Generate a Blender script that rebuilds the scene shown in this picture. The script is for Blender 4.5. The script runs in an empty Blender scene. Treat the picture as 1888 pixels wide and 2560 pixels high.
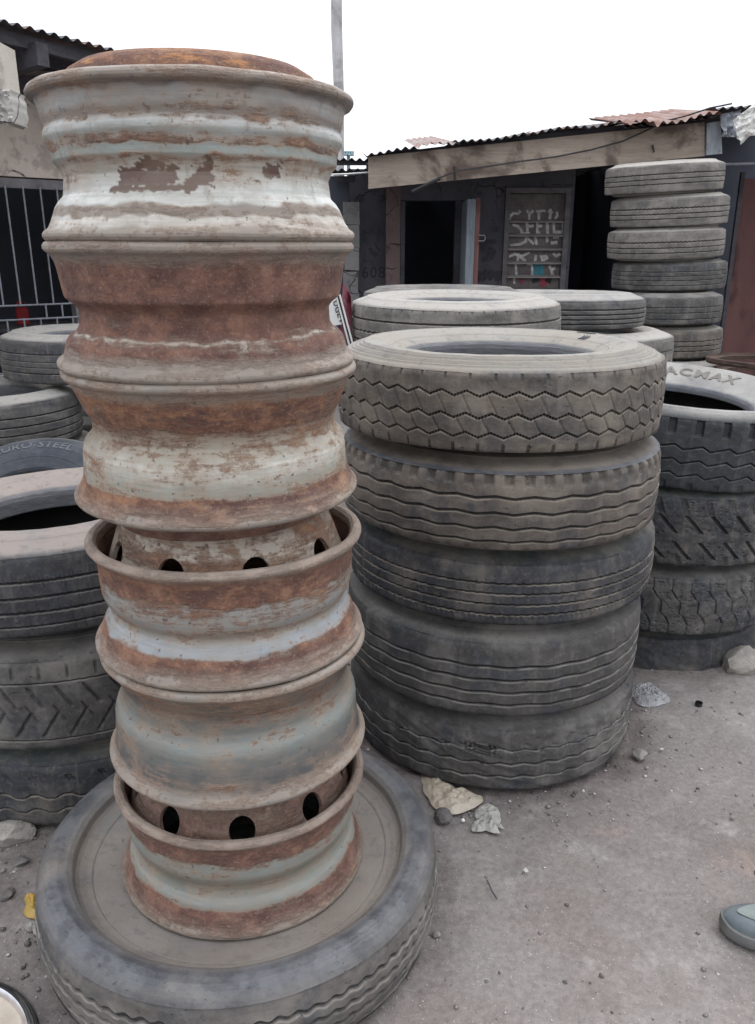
import bpy, bmesh, math, random
import numpy as np
from mathutils import Vector, Matrix

rng = random.Random(7)
SC = bpy.context.scene
COL = SC.collection
PI = math.pi

# ------------------------------------------------------------------ camera
EYE = 1.60
F_PX, PITCH, ROLL = 2006.3, math.radians(18.061), math.radians(0.131)
W_PX, H_PX = 1888.0, 2560.0
cp, sp = math.cos(PITCH), math.sin(PITCH)
FWD = Vector((0, cp, -sp)); UP0 = Vector((0, sp, cp)); RT0 = Vector((1, 0, 0))
RT = RT0 * math.cos(ROLL) + UP0 * math.sin(ROLL)
UP = UP0 * math.cos(ROLL) - RT0 * math.sin(ROLL)
cam_d = bpy.data.cameras.new('camera')
cam = bpy.data.objects.new('camera', cam_d); COL.objects.link(cam)
cam_d.sensor_fit = 'VERTICAL'; cam_d.sensor_height = 24.0
cam_d.lens = 24.0 * F_PX / H_PX
cam_d.clip_start = 0.05; cam_d.clip_end = 1000
M = Matrix((RT, UP, -FWD)).transposed().to_4x4(); M.translation = Vector((0, 0, EYE))
cam.matrix_world = M
SC.camera = cam

def ray(u, v, y=None, z=None):
    """world point seen at photo pixel (u, v) at depth y, or at height z"""
    d = FWD + RT * ((u - W_PX / 2) / F_PX) - UP * ((v - H_PX / 2) / F_PX)
    t = y / d.y if y is not None else (z - EYE) / d.z
    return Vector((0, 0, EYE)) + d * t

# ------------------------------------------------------------------ sky and sun
SUN_EL, SUN_AZ = math.radians(62), math.radians(35)      # azimuth from +Y towards +X
wd = bpy.data.worlds.new('World'); SC.world = wd; wd.use_nodes = True
nt = wd.node_tree; nt.nodes.clear()
sky = nt.nodes.new('ShaderNodeTexSky'); sky.sky_type = 'NISHITA'; sky.sun_disc = False
sky.sun_elevation = SUN_EL; sky.sun_rotation = SUN_AZ; sky.dust_density = 4.0; sky.air_density = 1.0
cl = nt.nodes.new('ShaderNodeMixRGB'); cl.inputs['Fac'].default_value = 0.86
# the closed cloud layer, brighter overhead than at the horizon
wtc = nt.nodes.new('ShaderNodeTexCoord'); wsx = nt.nodes.new('ShaderNodeSeparateXYZ'); nt.links.new(wtc.outputs['Generated'], wsx.inputs[0])
wmr = nt.nodes.new('ShaderNodeMapRange'); nt.links.new(wsx.outputs['Z'], wmr.inputs['Value'])
wmr.inputs['To Min'].default_value = .40; wmr.inputs['To Max'].default_value = 1.0
wmx = nt.nodes.new('ShaderNodeMixRGB'); wmx.blend_type = 'MULTIPLY'; wmx.inputs['Fac'].default_value = 1
wmx.inputs['Color1'].default_value = (20.0, 20.7, 22.0, 1); nt.links.new(wmr.outputs[0], wmx.inputs['Color2'])
nt.links.new(wmx.outputs[0], cl.inputs['Color2'])
bg = nt.nodes.new('ShaderNodeBackground'); bg.inputs['Strength'].default_value = 0.12
wo = nt.nodes.new('ShaderNodeOutputWorld')
nt.links.new(sky.outputs[0], cl.inputs['Color1']); nt.links.new(cl.outputs[0], bg.inputs['Color'])
nt.links.new(bg.outputs[0], wo.inputs['Surface'])
sd = bpy.data.lights.new('sun', 'SUN'); sd.energy = 0.9; sd.angle = math.radians(35); sd.color = (1.0, 0.96, 0.9)
so = bpy.data.objects.new('sun', sd); COL.objects.link(so)
sdir = Vector((math.sin(SUN_AZ) * math.cos(SUN_EL), math.cos(SUN_AZ) * math.cos(SUN_EL), math.sin(SUN_EL)))
so.rotation_euler = sdir.to_track_quat('Z', 'Y').to_euler()
SC.view_settings.view_transform = 'Standard'; SC.view_settings.look = 'None'
SC.view_settings.exposure = 0.2; SC.view_settings.gamma = 1.0

# ------------------------------------------------------------------ helpers
class NT:
    """small node helper"""
    def __init__(s, name):
        s.m = bpy.data.materials.new(name); s.m.use_nodes = True
        s.t = s.m.node_tree; s.t.nodes.clear()
        s.out = s.n('ShaderNodeOutputMaterial'); s.b = s.n('ShaderNodeBsdfPrincipled')
        s.l(s.b.outputs[0], s.out.inputs['Surface'])
        s.tc = s.n('ShaderNodeTexCoord')
        s.obj = s.tc.outputs['Object']
    def n(s, t): return s.t.nodes.new(t)
    def l(s, a, b): s.t.links.new(a, b)
    def put(s, inp, v):
        if hasattr(v, 'is_output') or isinstance(v, bpy.types.NodeSocket): s.l(v, inp)
        elif isinstance(v, (tuple, list)): inp.default_value = tuple(v) + ((1,) if len(v) == 3 and len(inp.default_value) == 4 else ())
        else: inp.default_value = v
    def scale(s, vec, sc):
        n = s.n('ShaderNodeMapping'); s.l(vec, n.inputs['Vector']); n.inputs['Scale'].default_value = sc; return n.outputs[0]
    def shift(s, vec, lo):
        n = s.n('ShaderNodeMapping'); s.l(vec, n.inputs['Vector']); n.inputs['Location'].default_value = lo; return n.outputs[0]
    def noise(s, vec, scale, detail=4, rough=.55, dist=0.0):
        n = s.n('ShaderNodeTexNoise'); s.l(vec, n.inputs['Vector'])
        n.inputs['Scale'].default_value = scale; n.inputs['Detail'].default_value = detail
        n.inputs['Roughness'].default_value = rough; n.inputs['Distortion'].default_value = dist
        return n.outputs['Fac']
    def vor(s, vec, scale, feature='F1'):
        n = s.n('ShaderNodeTexVoronoi'); s.l(vec, n.inputs['Vector']); n.inputs['Scale'].default_value = scale; n.feature = feature
        return n.outputs['Distance']
    def ramp(s, fac, stops):
        n = s.n('ShaderNodeValToRGB'); s.put(n.inputs['Fac'], fac); e = n.color_ramp.elements
        while len(e) < len(stops): e.new(0.5)
        for k, (p, c) in enumerate(stops):
            e[k].position = p
            e[k].color = (c, c, c, 1) if isinstance(c, (int, float)) else tuple(c) + (1,)
        return n.outputs['Color']
    def step(s, fac, a, b):
        n = s.n('ShaderNodeMapRange'); n.interpolation_type = 'SMOOTHSTEP'; s.put(n.inputs['Value'], fac)
        n.inputs['From Min'].default_value = a; n.inputs['From Max'].default_value = b; return n.outputs[0]
    def math(s, op, a, b=None):
        n = s.n('ShaderNodeMath'); n.operation = op; s.put(n.inputs[0], a)
        if b is not None: s.put(n.inputs[1], b)
        return n.outputs[0]
    def mix(s, f, a, b, mode='MIX'):
        n = s.n('ShaderNodeMixRGB'); n.blend_type = mode; s.put(n.inputs['Fac'], f); s.put(n.inputs['Color1'], a); s.put(n.inputs['Color2'], b); return n.outputs[0]
    def attr(s, name, col=False):
        n = s.n('ShaderNodeAttribute'); n.attribute_name = name; return n.outputs['Color' if col else 'Fac']
    def objrand(s):
        n = s.n('ShaderNodeObjectInfo'); return n.outputs['Random']
    def bump(s, h, strength=.5, dist=.01, prev=None):
        n = s.n('ShaderNodeBump'); n.inputs['Strength'].default_value = strength; n.inputs['Distance'].default_value = dist
        s.put(n.inputs['Height'], h)
        if prev is not None: s.l(prev, n.inputs['Normal'])
        return n.outputs[0]
    def fin(s, col, rough=.8, normal=None, metal=None, spec=None):
        s.put(s.b.inputs['Base Color'], col); s.put(s.b.inputs['Roughness'], rough)
        if normal is not None: s.l(normal, s.b.inputs['Normal'])
        if metal is not None: s.put(s.b.inputs['Metallic'], metal)
        if spec is not None: s.b.inputs['Specular IOR Level'].default_value = spec
        return s.m

def srgb(r, g, b):
    f = lambda c: (c / 255 / 12.92) if c <= 10 else ((c / 255 + .055) / 1.055) ** 2.4
    return (f(r), f(g), f(b))

def mesh_np(name, V, F, smooth=True, angle=None, attrs=None, mats=(), mat_idx=None):
    """mesh out of numpy arrays; F is (n,4) or a list of faces"""
    me = bpy.data.meshes.new(name)
    if isinstance(F, np.ndarray):
        V = np.asarray(V, np.float32); n = len(F); k = F.shape[1]
        me.vertices.add(len(V)); me.vertices.foreach_set('co', V.ravel())
        me.loops.add(n * k); me.loops.foreach_set('vertex_index', F.ravel().astype(np.int32))
        me.polygons.add(n); me.polygons.foreach_set('loop_start', np.arange(0, n * k, k, dtype=np.int32))
        me.update(calc_edges=True); me.validate()
    else:
        me.from_pydata([tuple(v) for v in V], [], F); me.update()
    for m in mats: me.materials.append(m)
    if mat_idx is not None: me.polygons.foreach_set('material_index', np.asarray(mat_idx, np.int32))
    if smooth:
        me.polygons.foreach_set('use_smooth', np.ones(len(me.polygons), bool))
        if angle: me.set_sharp_from_angle(angle=math.radians(angle))
    for nm, a in (attrs or {}).items():
        a = np.asarray(a, np.float32)
        if a.ndim == 1:
            at = me.attributes.new(nm, 'FLOAT', 'POINT'); at.data.foreach_set('value', a)
        else:
            at = me.attributes.new(nm, 'FLOAT_COLOR', 'POINT')
            at.data.foreach_set('color', np.concatenate([a, np.ones((len(a), 1), np.float32)], 1).ravel())
    return me

def link(name, me, parent=None, loc=(0, 0, 0), label=None, cat=None, group=None, kind=None):
    o = bpy.data.objects.new(name, me); COL.objects.link(o); o.location = loc
    if parent: o.parent = parent
    return tag(o, label, cat, group, kind)

def tag(o, label=None, cat=None, group=None, kind=None):
    if label: o['label'] = label
    if cat: o['category'] = cat
    if group: o['group'] = group
    if kind: o['kind'] = kind
    return o

class MB:
    """collects shapes into one mesh"""
    def __init__(s): s.v = []; s.f = []; s.m = []
    def add(s, V, F, mat=0):
        b = len(s.v); s.v += [Vector(v) for v in V]; s.f += [tuple(i + b for i in f) for f in F]; s.m += [mat] * len(F); return s
    def box(s, c, size, mat=0, rot=None, jit=0.0):
        x, y, z = (q / 2 for q in size)
        P = [Vector((a, b, d)) for d in (-z, z) for b in (-y, y) for a in (-x, x)]
        if jit: P = [p + Vector((rng.uniform(-jit, jit), rng.uniform(-jit, jit), rng.uniform(-jit, jit))) for p in P]
        if rot is not None: P = [rot @ p for p in P]
        P = [p + Vector(c) for p in P]
        return s.add(P, [(0, 2, 3, 1), (4, 5, 7, 6), (0, 1, 5, 4), (2, 6, 7, 3), (0, 4, 6, 2), (1, 3, 7, 5)], mat)
    def hexa(s, P, mat=0):
        """eight corners: bottom loop then top loop"""
        return s.add(P, [(3, 2, 1, 0), (4, 5, 6, 7), (0, 1, 5, 4), (1, 2, 6, 5), (2, 3, 7, 6), (3, 0, 4, 7)], mat)
    def tube(s, pts, r, n=8, mat=0, cap=True):
        pts = [Vector(p) for p in pts]; V = []; F = []
        rr = r if isinstance(r, (list, tuple)) else [r] * len(pts)
        ref = None
        for i, p in enumerate(pts):
            t = (pts[min(i + 1, len(pts) - 1)] - pts[max(i - 1, 0)]).normalized()
            if ref is None: ref = t.orthogonal().normalized()
            a = (ref - t * ref.dot(t)).normalized(); ref = a; b = t.cross(a)
            V += [p + (a * math.cos(2 * PI * k / n) + b * math.sin(2 * PI * k / n)) * rr[i] for k in range(n)]
        for i in range(len(pts) - 1):
            F += [(i * n + k, i * n + (k + 1) % n, (i + 1) * n + (k + 1) % n, (i + 1) * n + k) for k in range(n)]
        if cap: F += [tuple(range(n))[::-1], tuple(range((len(pts) - 1) * n, len(pts) * n))]
        return s.add(V, F, mat)
    def slab(s, P, th, mat=0):
        """closed slab out of an (nu, nv, 3) array of points, th = offset vector"""
        nu, nv = len(P), len(P[0]); th = Vector(th)
        A = [Vector(p) for row in P for p in row]; B = [p + th for p in A]; N = nu * nv; F = []
        for i in range(nu - 1):
            for j in range(nv - 1):
                a, b, c, d = i * nv + j, (i + 1) * nv + j, (i + 1) * nv + j + 1, i * nv + j + 1
                F += [(a, b, c, d), (a + N, d + N, c + N, b + N)]
        for i in range(nu - 1):
            for j in (0, nv - 1):
                a, b = i * nv + j, (i + 1) * nv + j; F.append((a, a + N, b + N, b) if j == 0 else (b, b + N, a + N, a))
        for j in range(nv - 1):
            for i in (0, nu - 1):
                a, b = i * nv + j, i * nv + j + 1; F.append((b, b + N, a + N, a) if i == 0 else (a, a + N, b + N, b))
        return s.add(A + B, F, mat)
    def build(s, name, mats, parent=None, smooth=False, angle=40, **kw):
        mats = mats if isinstance(mats, (list, tuple)) else [mats]
        me = bpy.data.meshes.new(name); me.from_pydata([tuple(v) for v in s.v], [], s.f); me.update()
        for m in mats: me.materials.append(m)
        me.polygons.foreach_set('material_index', np.array(s.m, np.int32))
        if smooth:
            me.polygons.foreach_set('use_smooth', np.ones(len(me.polygons), bool)); me.set_sharp_from_angle(angle=math.radians(angle))
        return link(name, me, parent, **kw)

def empty(name, loc=(0, 0, 0), label=None, cat=None, group=None):
    o = bpy.data.objects.new(name, None); COL.objects.link(o); o.location = loc; o.empty_display_size = .1
    return tag(o, label, cat, group)

# numpy value noise ---------------------------------------------------
def _hash(i, j, seed):
    h = (i.astype(np.int64) * 374761393 + j.astype(np.int64) * 668265263 + seed * 1442695041) & 0xffffffff
    h = ((h ^ (h >> 13)) * 1274126177) & 0xffffffff
    return ((h ^ (h >> 16)) & 0xffff) / 65535.0
def vnoise(x, y, seed=0):
    i = np.floor(x); j = np.floor(y); fx = x - i; fy = y - j
    fx = fx * fx * (3 - 2 * fx); fy = fy * fy * (3 - 2 * fy)
    a = _hash(i, j, seed); b = _hash(i + 1, j, seed); c = _hash(i, j + 1, seed); d = _hash(i + 1, j + 1, seed)
    return a + (b - a) * fx + (c - a) * fy + (a - b - c + d) * fx * fy
def fbm(x, y, seed=0, oct=4, g=.5):
    s = 0; a = 1; t = 0
    for k in range(oct):
        s = s + a * (vnoise(x, y, seed + k * 17) - .5); t += a; a *= g; x = x * 2.03 + 11.3; y = y * 2.03 + 5.7
    return s / t * 2
def cyc(th, s, ku, kv, seed):
    """noise that closes round the circle"""
    return vnoise(np.cos(th) * ku + 50 + s * kv * .7, np.sin(th) * ku + 50 + s * kv, seed) - .5

# ------------------------------------------------------------------ materials
def mat_ground():
    n = NT('packed_dirt'); o = n.obj
    big = n.noise(o, .9, 4, .6); mid = n.noise(o, 5, 5, .65); fine = n.noise(o, 60, 4, .7); grit = n.noise(o, 210, 2, .6)
    c = n.ramp(big, [(.3, srgb(99, 92, 89)), (.5, srgb(122, 116, 113)), (.7, srgb(135, 130, 127))])
    c = n.mix(n.step(mid, .5, .75), c, srgb(144, 139, 136))
    c = n.mix(n.math('MULTIPLY', n.step(n.noise(n.shift(o, (3, 7, 1)), 2.2, 5, .65), .52, .68), .6), c, srgb(116, 107, 102))
    c = n.mix(n.math('MULTIPLY', n.step(n.noise(n.shift(o, (9, 2, 4)), 3.1, 4, .6), .6, .72), .45), c, srgb(140, 124, 115))
    c = n.mix(n.math('MULTIPLY', n.attr('rubble'), .75), c, n.ramp(mid, [(.35, srgb(74, 66, 65)), (.65, srgb(112, 103, 101))]))  # rubble, and the painted contact shade round the tyres
    c = n.mix(.38, c, n.ramp(fine, [(.3, (.25, .25, .25)), (.7, (.8, .8, .8))]), 'OVERLAY')
    c = n.mix(n.step(grit, .66, .74), c, srgb(178, 173, 168))
    c = n.mix(n.step(n.noise(n.shift(o, (1, 1, 1)), 170, 2, .6), .68, .76), c, srgb(66, 60, 60))
    h = n.math('ADD', n.math('MULTIPLY', fine, .6), n.math('MULTIPLY', grit, .5))
    return n.fin(c, .95, n.bump(h, .7, .006), spec=.2)

def mat_tyre(name, tread, side, inner=(.03, .03, .033), dust=(.33, .31, .285), tread_dust=.5, blue=.4, streak=1.0, rough=.72, lip=.7):
    """rubber under dust: tread / side are the colours of the worn surfaces"""
    n = NT(name); o = n.obj
    rnd = n.objrand()
    sh = n.n('ShaderNodeVectorMath'); sh.operation = 'ADD'; n.l(o, sh.inputs[0])
    cmb = n.n('ShaderNodeCombineXYZ'); n.l(n.math('MULTIPLY', rnd, 37.0), cmb.inputs[0]); n.l(n.math('MULTIPLY', rnd, 91.0), cmb.inputs[1])
    n.l(cmb.outputs[0], sh.inputs[1]); p = sh.outputs[0]
    band = n.noise(n.scale(p, (2.2, 2.2, 9)), 1.6, 5, .6); patch = n.noise(p, 5.5, 4, .6); patch2 = n.noise(n.shift(p, (5, 3, 8)), 8, 7, .62)
    fine = n.noise(p, 70, 4, .7); scr = n.noise(n.scale(p, (6, 6, 90)), 3, 4, .7); drip = n.noise(n.scale(p, (26, 26, 2.0)), 1, 3, .6)
    c = n.mix(n.step(band, .36, .64), n.mix(.5, tread, (.028, .029, .033)), tread)
    c = n.mix(n.math('MULTIPLY', n.step(patch2, .53, .60), blue), c, (.034, .040, .052))
    c = n.mix(n.math('MULTIPLY', n.step(patch, .46, .70), tread_dust), c, dust)
    c = n.mix(n.math('MULTIPLY', n.step(drip, .52, .72), .22 * streak), c, dust)
    cs = n.mix(n.step(patch, .36, .66), side, n.mix(.55, side, dust))
    cs = n.mix(n.math('MULTIPLY', n.step(patch2, .52, .7), .35), cs, (.10, .11, .13))
    c = n.mix(n.attr('side'), c, cs)
    c = n.mix(n.math('MULTIPLY', n.attr('groove_shade'), .8), c, (.016, .016, .018))  # groove floors painted near-black, their shade put into the colour
    mid = n.noise(n.shift(p, (2, 9, 4)), 24, 6, .7)
    c = n.mix(n.math('MULTIPLY', n.step(mid, .50, .66), .45), c, n.mix(.25, c, dust))
    c = n.mix(n.math('MULTIPLY', n.step(mid, .46, .36), .4), c, n.mix(.55, c, (.03, .031, .035)))
    c = n.mix(n.math('MULTIPLY', n.step(fine, .50, .70), .5), c, n.mix(.4, c, dust))
    c = n.mix(n.math('MULTIPLY', n.math('MULTIPLY', n.attr('polish'), n.step(band, .24, .48)), .85), c, n.mix(n.step(n.noise(n.shift(p, (3, 3, 3)), 13, 7, .68), .42, .58), (.042, .047, .059), (.088, .094, .106)))
    c = n.mix(n.math('MULTIPLY', n.step(scr, .58, .74), .3), c, (.05, .05, .055))
    c = n.mix(n.math('MULTIPLY', n.attr('lip'), lip), c, tuple(min(.5, q * 1.25) for q in dust))
    nick = n.noise(n.scale(n.shift(p, (1, 4, 6)), (16, 16, 46)), 2.2, 5, .75); nk = n.step(nick, .63, .67)
    c = n.mix(n.math('MULTIPLY', n.math('MULTIPLY', nk, n.math('SUBTRACT', 1.0, n.attr('side'))), .8), c, (.022, .022, .024))
    c = n.mix(n.math('MULTIPLY', n.attr('bead'), .85), c, n.mix(n.step(scr, .4, .65), (.050, .055, .068), (.10, .106, .120)))
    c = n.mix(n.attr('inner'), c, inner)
    h = n.math('ADD', n.math('MULTIPLY', fine, .6), n.math('MULTIPLY', scr, .35))
    h = n.math('ADD', h, n.math('MULTIPLY', mid, 1.0)); h = n.math('SUBTRACT', h, n.math('MULTIPLY', nk, .8))
    r = n.math('SUBTRACT', n.ramp(patch, [(.3, rough - .16), (.7, rough + .14)]), n.math('MULTIPLY', n.attr('polish'), .22))
    return n.fin(c, r, n.bump(h, .6, .004), spec=.35)

def mat_rim(name, drip=.3, orange=.35, pit=1.0, rough=.42, warm=1.0):
    """flaking paint over rust over steel; attributes give each band's own coat (pcol), rust and dust"""
    n = NT(name); o = n.obj
    st = n.scale(o, (3.2, 3.2, 20)); s1 = n.noise(st, 2.0, 8, .68); s2 = n.noise(n.shift(st, (8, 3, 2)), 3.6, 7, .7)
    iso = n.noise(o, 17, 8, .68); fine = n.noise(o, 95, 5, .72); dr = n.noise(n.scale(o, (42, 42, 3.4)), 1, 4, .6)
    chip = n.noise(n.shift(o, (4, 4, 4)), 74, 5, .66)
    flow = n.noise(n.scale(o, (4, 4, 110)), 2, 4, .65)
    rust = n.attr('rust'); dust = n.attr('dust')
    pc = n.mix(.55, n.attr('pcol', True), n.ramp(s1, [(.25, (.30, .30, .30)), (.75, (.72, .72, .72))]), 'OVERLAY')
    pc = n.mix(n.math('MULTIPLY', n.step(flow, .47, .70), .6), pc, n.mix(.55, pc, (.17, .15, .125)))
    pc = n.mix(n.math('MULTIPLY', n.step(n.noise(n.shift(o, (7, 7, 3)), 9, 6, .65), .44, .60), .65), pc, n.mix(.45, pc, (.24, .19, .14)))
    pc = n.mix(n.math('MULTIPLY', n.step(fine, .54, .72), .35), pc, (.20, .165, .135))
    pc = n.mix(n.math('MULTIPLY', n.step(dr, .55, .75), drip), pc, (.17, .12, .095))
    rc = n.ramp(iso, [(.24, (.075, .036, .029)), (.40, (.130, .062, .044)), (.50, (.178, .086, .054)), (.58, (.26, .135, .078)), (.76, (.36, .225, .145))])
    bigr = n.noise(n.scale(n.shift(o, (6, 2, 9)), (1, 1, 2.6)), 6.5, 6, .66)
    rc = n.mix(n.math('MULTIPLY', n.step(bigr, .50, .62), .75), rc, (.085, .042, .038))
    rc = n.mix(n.math('MULTIPLY', n.step(bigr, .46, .34), .6), rc, tuple(a * warm + b * (1 - warm) for a, b in zip((.32, .165, .085), (.24, .13, .098))))
    if warm < 1: rc = n.mix(1 - warm, rc, n.ramp(iso, [(.35, (.090, .045, .040)), (.65, (.205, .108, .085))]))
    rc = n.mix(n.math('MULTIPLY', n.step(s2, .52, .68), orange), rc, (.36, .17, .07))
    rc = n.mix(n.math('MULTIPLY', n.step(fine, .48, .70), .5), rc, (.07, .04, .034))
    rc = n.mix(n.math('MULTIPLY', n.step(n.noise(n.shift(o, (1, 6, 2)), 150, 4, .7), .54, .70), .5), rc, (.34, .24, .19))
    e = n.math('ADD', n.math('MULTIPLY', s1, .40), n.math('MULTIPLY', s2, .25))
    e = n.math('ADD', e, n.math('MULTIPLY', iso, .35))
    e = n.math('ADD', n.math('MULTIPLY', n.math('SUBTRACT', e, .5), 1.6), .5)
    e = n.math('ADD', e, n.math('MULTIPLY', n.math('SUBTRACT', n.noise(n.shift(o, (2, 8, 5)), 60, 5, .75), .5), .32))
    e = n.math('ADD', e, n.math('MULTIPLY', n.math('SUBTRACT', rust, .5), .58))
    rm = n.step(e, .48, .67)
    stn = n.math('MULTIPLY', n.step(e, .36, .58), .62)
    c = n.mix(stn, pc, n.mix(.35, n.ramp(iso, [(.35, (.27, .175, .115)), (.65, (.42, .31, .22))]), rc))
    c = n.mix(rm, c, rc)
    cm = n.math('MULTIPLY', n.step(n.math('ADD', chip, n.math('MULTIPLY', rust, .16)), .70, .735), pit)
    cm = n.math('MULTIPLY', cm, n.math('SUBTRACT', 1.0, rm))
    c = n.mix(n.math('MULTIPLY', cm, .85), c, (.105, .065, .05))
    dm = n.step(n.math('ADD', n.math('ADD', n.math('MULTIPLY', s2, .5), n.math('MULTIPLY', iso, .3)), n.math('MULTIPLY', dust, .62)), .55, .95)
    c = n.mix(n.math('MULTIPLY', dm, .85), c, n.ramp(s1, [(.3, (.20, .165, .135)), (.7, (.34, .295, .25))]))
    # the long scrape on the paint
    h = n.math('ADD', n.math('MULTIPLY', rm, n.math('ADD', n.math('MULTIPLY', iso, 1.6), n.math('MULTIPLY', fine, 1.6))), n.math('MULTIPLY', cm, -.4))
    h = n.math('ADD', h, n.math('MULTIPLY', s2, .25))
    rg = n.mix(n.math('MAXIMUM', rm, dm), n.ramp(s2, [(.3, rough - .1), (.7, rough + .18)]), (.86, .86, .86))
    return n.fin(c, rg, n.bump(h, .6, .006), spec=.45)

def mat_simple(name, c1, c2, scale=6, rough=.85, bump=.3, dist=.01, stretch=(1, 1, 1), detail=5, c3=None, s3=30, amt=.5):
    n = NT(name); v = n.scale(n.obj, stretch)
    a = n.noise(v, scale, detail, .6)
    c = n.ramp(a, [(.32, c1), (.68, c2)])
    if c3 is not None: c = n.mix(n.math('MULTIPLY', n.step(n.noise(n.shift(v, (3, 1, 7)), s3, 5, .65), .5, .66), amt), c, c3)
    f = n.noise(v, scale * 9, 4, .7)
    return n.fin(c, rough, n.bump(n.math('ADD', a, n.math('MULTIPLY', f, .5)), bump, dist), spec=.3)

# ------------------------------------------------------------------ tyre and rim builders
def wave_fn(kind, k, th):
    u = (th * k / (2 * PI)) % 1.0
    if kind == 'zig': return 4 * np.abs(u - .5) - 1
    if kind == 'sin': return np.sin(2 * PI * u)
    if kind == 'flat': return np.clip((4 * np.abs(u - .5) - 1) * 1.9, -1, 1)
    if kind == 'saw': return np.interp(u, [0, .68, 1.0], [-1, 1, -1])
    return np.zeros_like(th)
def notch(th, s, k, lo, hi, width, depth, slant=0.0, phase=0.0, soft=.25):
    u = (th * k / (2 * PI) + slant * s + phase) % 1.0
    a = np.clip((width / 2 - np.abs(u - .5)) / (width * soft) + .5, 0, 1)
    b = np.clip((s - lo) / .04 + .5, 0, 1) * np.clip((hi - s) / .04 + .5, 0, 1)
    return depth * a * b

def tyre_mesh(name, mat, R=.51, W=.26, grooves=(), wave=('none', 1), lat=None, N=720, side=None, seed=1,
              step=.008, teeth=None, ridges=(), wear=.0016, crown=.006, bead=.285, latg=.45, polish=None):
    hw = W / 2; tw = W - .060; zc = -.006
    if side is None:
        side = [(bead - .002, hw - .098), (bead - .001, hw - .060), (bead + .004, hw - .046), (bead + .016, hw - .035), (bead + .036, hw - .024), (bead + .065, hw - .011),
                (.385, hw), (.420, hw - .003), (R - .064, hw - .014), (R - .042, hw - .021), (R - .023, hw - .028), (R - .010, hw - .034)]
        ridges = tuple(ridges) + ((.338, .0022, .0022), (R - .082, .002, .0018))
    # dense sidewall rows, with moulded rings
    rs = np.array(side); cum = np.concatenate([[0], np.cumsum(np.hypot(*np.diff(rs, axis=0).T))])
    q = np.unique(np.concatenate([cum, np.arange(0, cum[-1], .002 if ridges else .006)]))
    sr = np.interp(q, cum, rs[:, 0]); sz = np.interp(q, cum, rs[:, 1])
    for (r0, wdt, hgt) in ridges: sz = sz + hgt * np.exp(-((sr - r0) / wdt) ** 2)
    # tread rows
    rows = []; gs = sorted(grooves, key=lambda g: -g[0]); prev = 1.0; pamp = 0.0
    def fill(a, b, ea, eb):
        n = max(1, int(round((a - b) * tw / 2 / step)))
        return [(a + (b - a) * k / n, 0.0, ea + (eb - ea) * k / n, 0.0, 0.0) for k in range(1, n)]
    rows.append((1.0, 0, 0, 0, 0))
    for (s0, wd_, dp, amp) in gs:
        h = wd_ / tw; a = amp * 2 / tw
        rows += fill(prev, s0 + h, pamp, a)
        lp = .0042 * 2 / tw
        rows += [(s0 + h, 0, a, 0, 0), (s0 + h * .72, dp, a, 1, 0), (s0 - h * .72, dp, a, 1, 0), (s0 - h, 0, a, 0, 1), (s0 - h - lp, 0, a, 0, 0)]
        prev, pamp = s0 - h - lp, a
    rows += fill(prev, -1.0, pamp, 0) + [(-1.0, 0, 0, 0, 0)]
    rw = np.array(rows)
    th = np.linspace(0, 2 * PI, N, endpoint=False)[:, None]
    S = rw[None, :, 0] + rw[None, :, 2] * wave_fn(wave[0], wave[1], th)
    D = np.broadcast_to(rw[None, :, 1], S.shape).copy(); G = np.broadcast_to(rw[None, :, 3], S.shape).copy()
    LP = np.broadcast_to(rw[None, :, 4], S.shape) * (.35 + .65 * np.clip(cyc(th, S, 14, 9, seed + 21) * 3 + .6, 0, 1))
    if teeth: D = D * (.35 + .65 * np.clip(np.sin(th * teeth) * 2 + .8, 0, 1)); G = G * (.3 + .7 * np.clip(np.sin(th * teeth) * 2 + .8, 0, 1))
    if lat is not None:
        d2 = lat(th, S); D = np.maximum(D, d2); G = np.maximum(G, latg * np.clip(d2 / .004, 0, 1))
    rt = R - crown * S ** 2 - D + wear * (2 * cyc(th, S, 5, 3, seed) + cyc(th, S, 17, 7, seed + 5)); zt = S * tw / 2 + zc
    rt = rt - .004 * np.clip((np.abs(S) - .9) / .1, 0, 1) ** 2
    wob = .003 * cyc(th, th * 0, 2.2, 1, seed + 9) * 2
    one = np.ones((N, 1))
    srt = one * sr[None]; szt = one * sz[None] + wob * .6 + .0015 * cyc(th, sr[None] * 8, 9, 3, seed + 3)
    # shoulder joins tread: ease
    inn = np.array([(bead - .001, hw - .101), (bead + .012, hw - .104), (.335, hw - .070), (.40, hw - .032), (R - .065, hw - .045), (R - .045, hw - .085)])
    ir = one * inn[:, 0][None]; iz = one * inn[:, 1][None]
    lowz = -szt[:, ::-1] if side is None or side[0][1] > 0 else szt
    if bead < .26 and side[0][0] < .2551: # sunk dish: plain lower side
        l2 = np.array([(R - .010, hw - .033), (R - .03, hw - .022), (R - .07, hw - .004), (.40, hw), (.33, hw - .01), (bead, hw - .03)])
        lr = one * l2[:, 0][None]; lz = -one * l2[:, 1][None]; ls = np.ones(len(l2))
        ir = one * np.array([[bead + .004, .36, R - .05]]); iz = one * np.array([[side[0][1] - .015, side[0][1] - .01, .03]])
    else:
        l2 = np.array([(R - .006, hw - .025), (R - .014, hw - .023), (R - .034, hw - .024), (R - .07, hw - .018), (.425, hw - .007), (.385, hw), (.345, hw - .012), (bead + .034, hw - .028), (bead + .014, hw - .040), (bead + .003, hw - .056), (bead - .002, hw - .078)])
        lr = one * l2[:, 0][None]; lz = -one * l2[:, 1][None]
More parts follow.
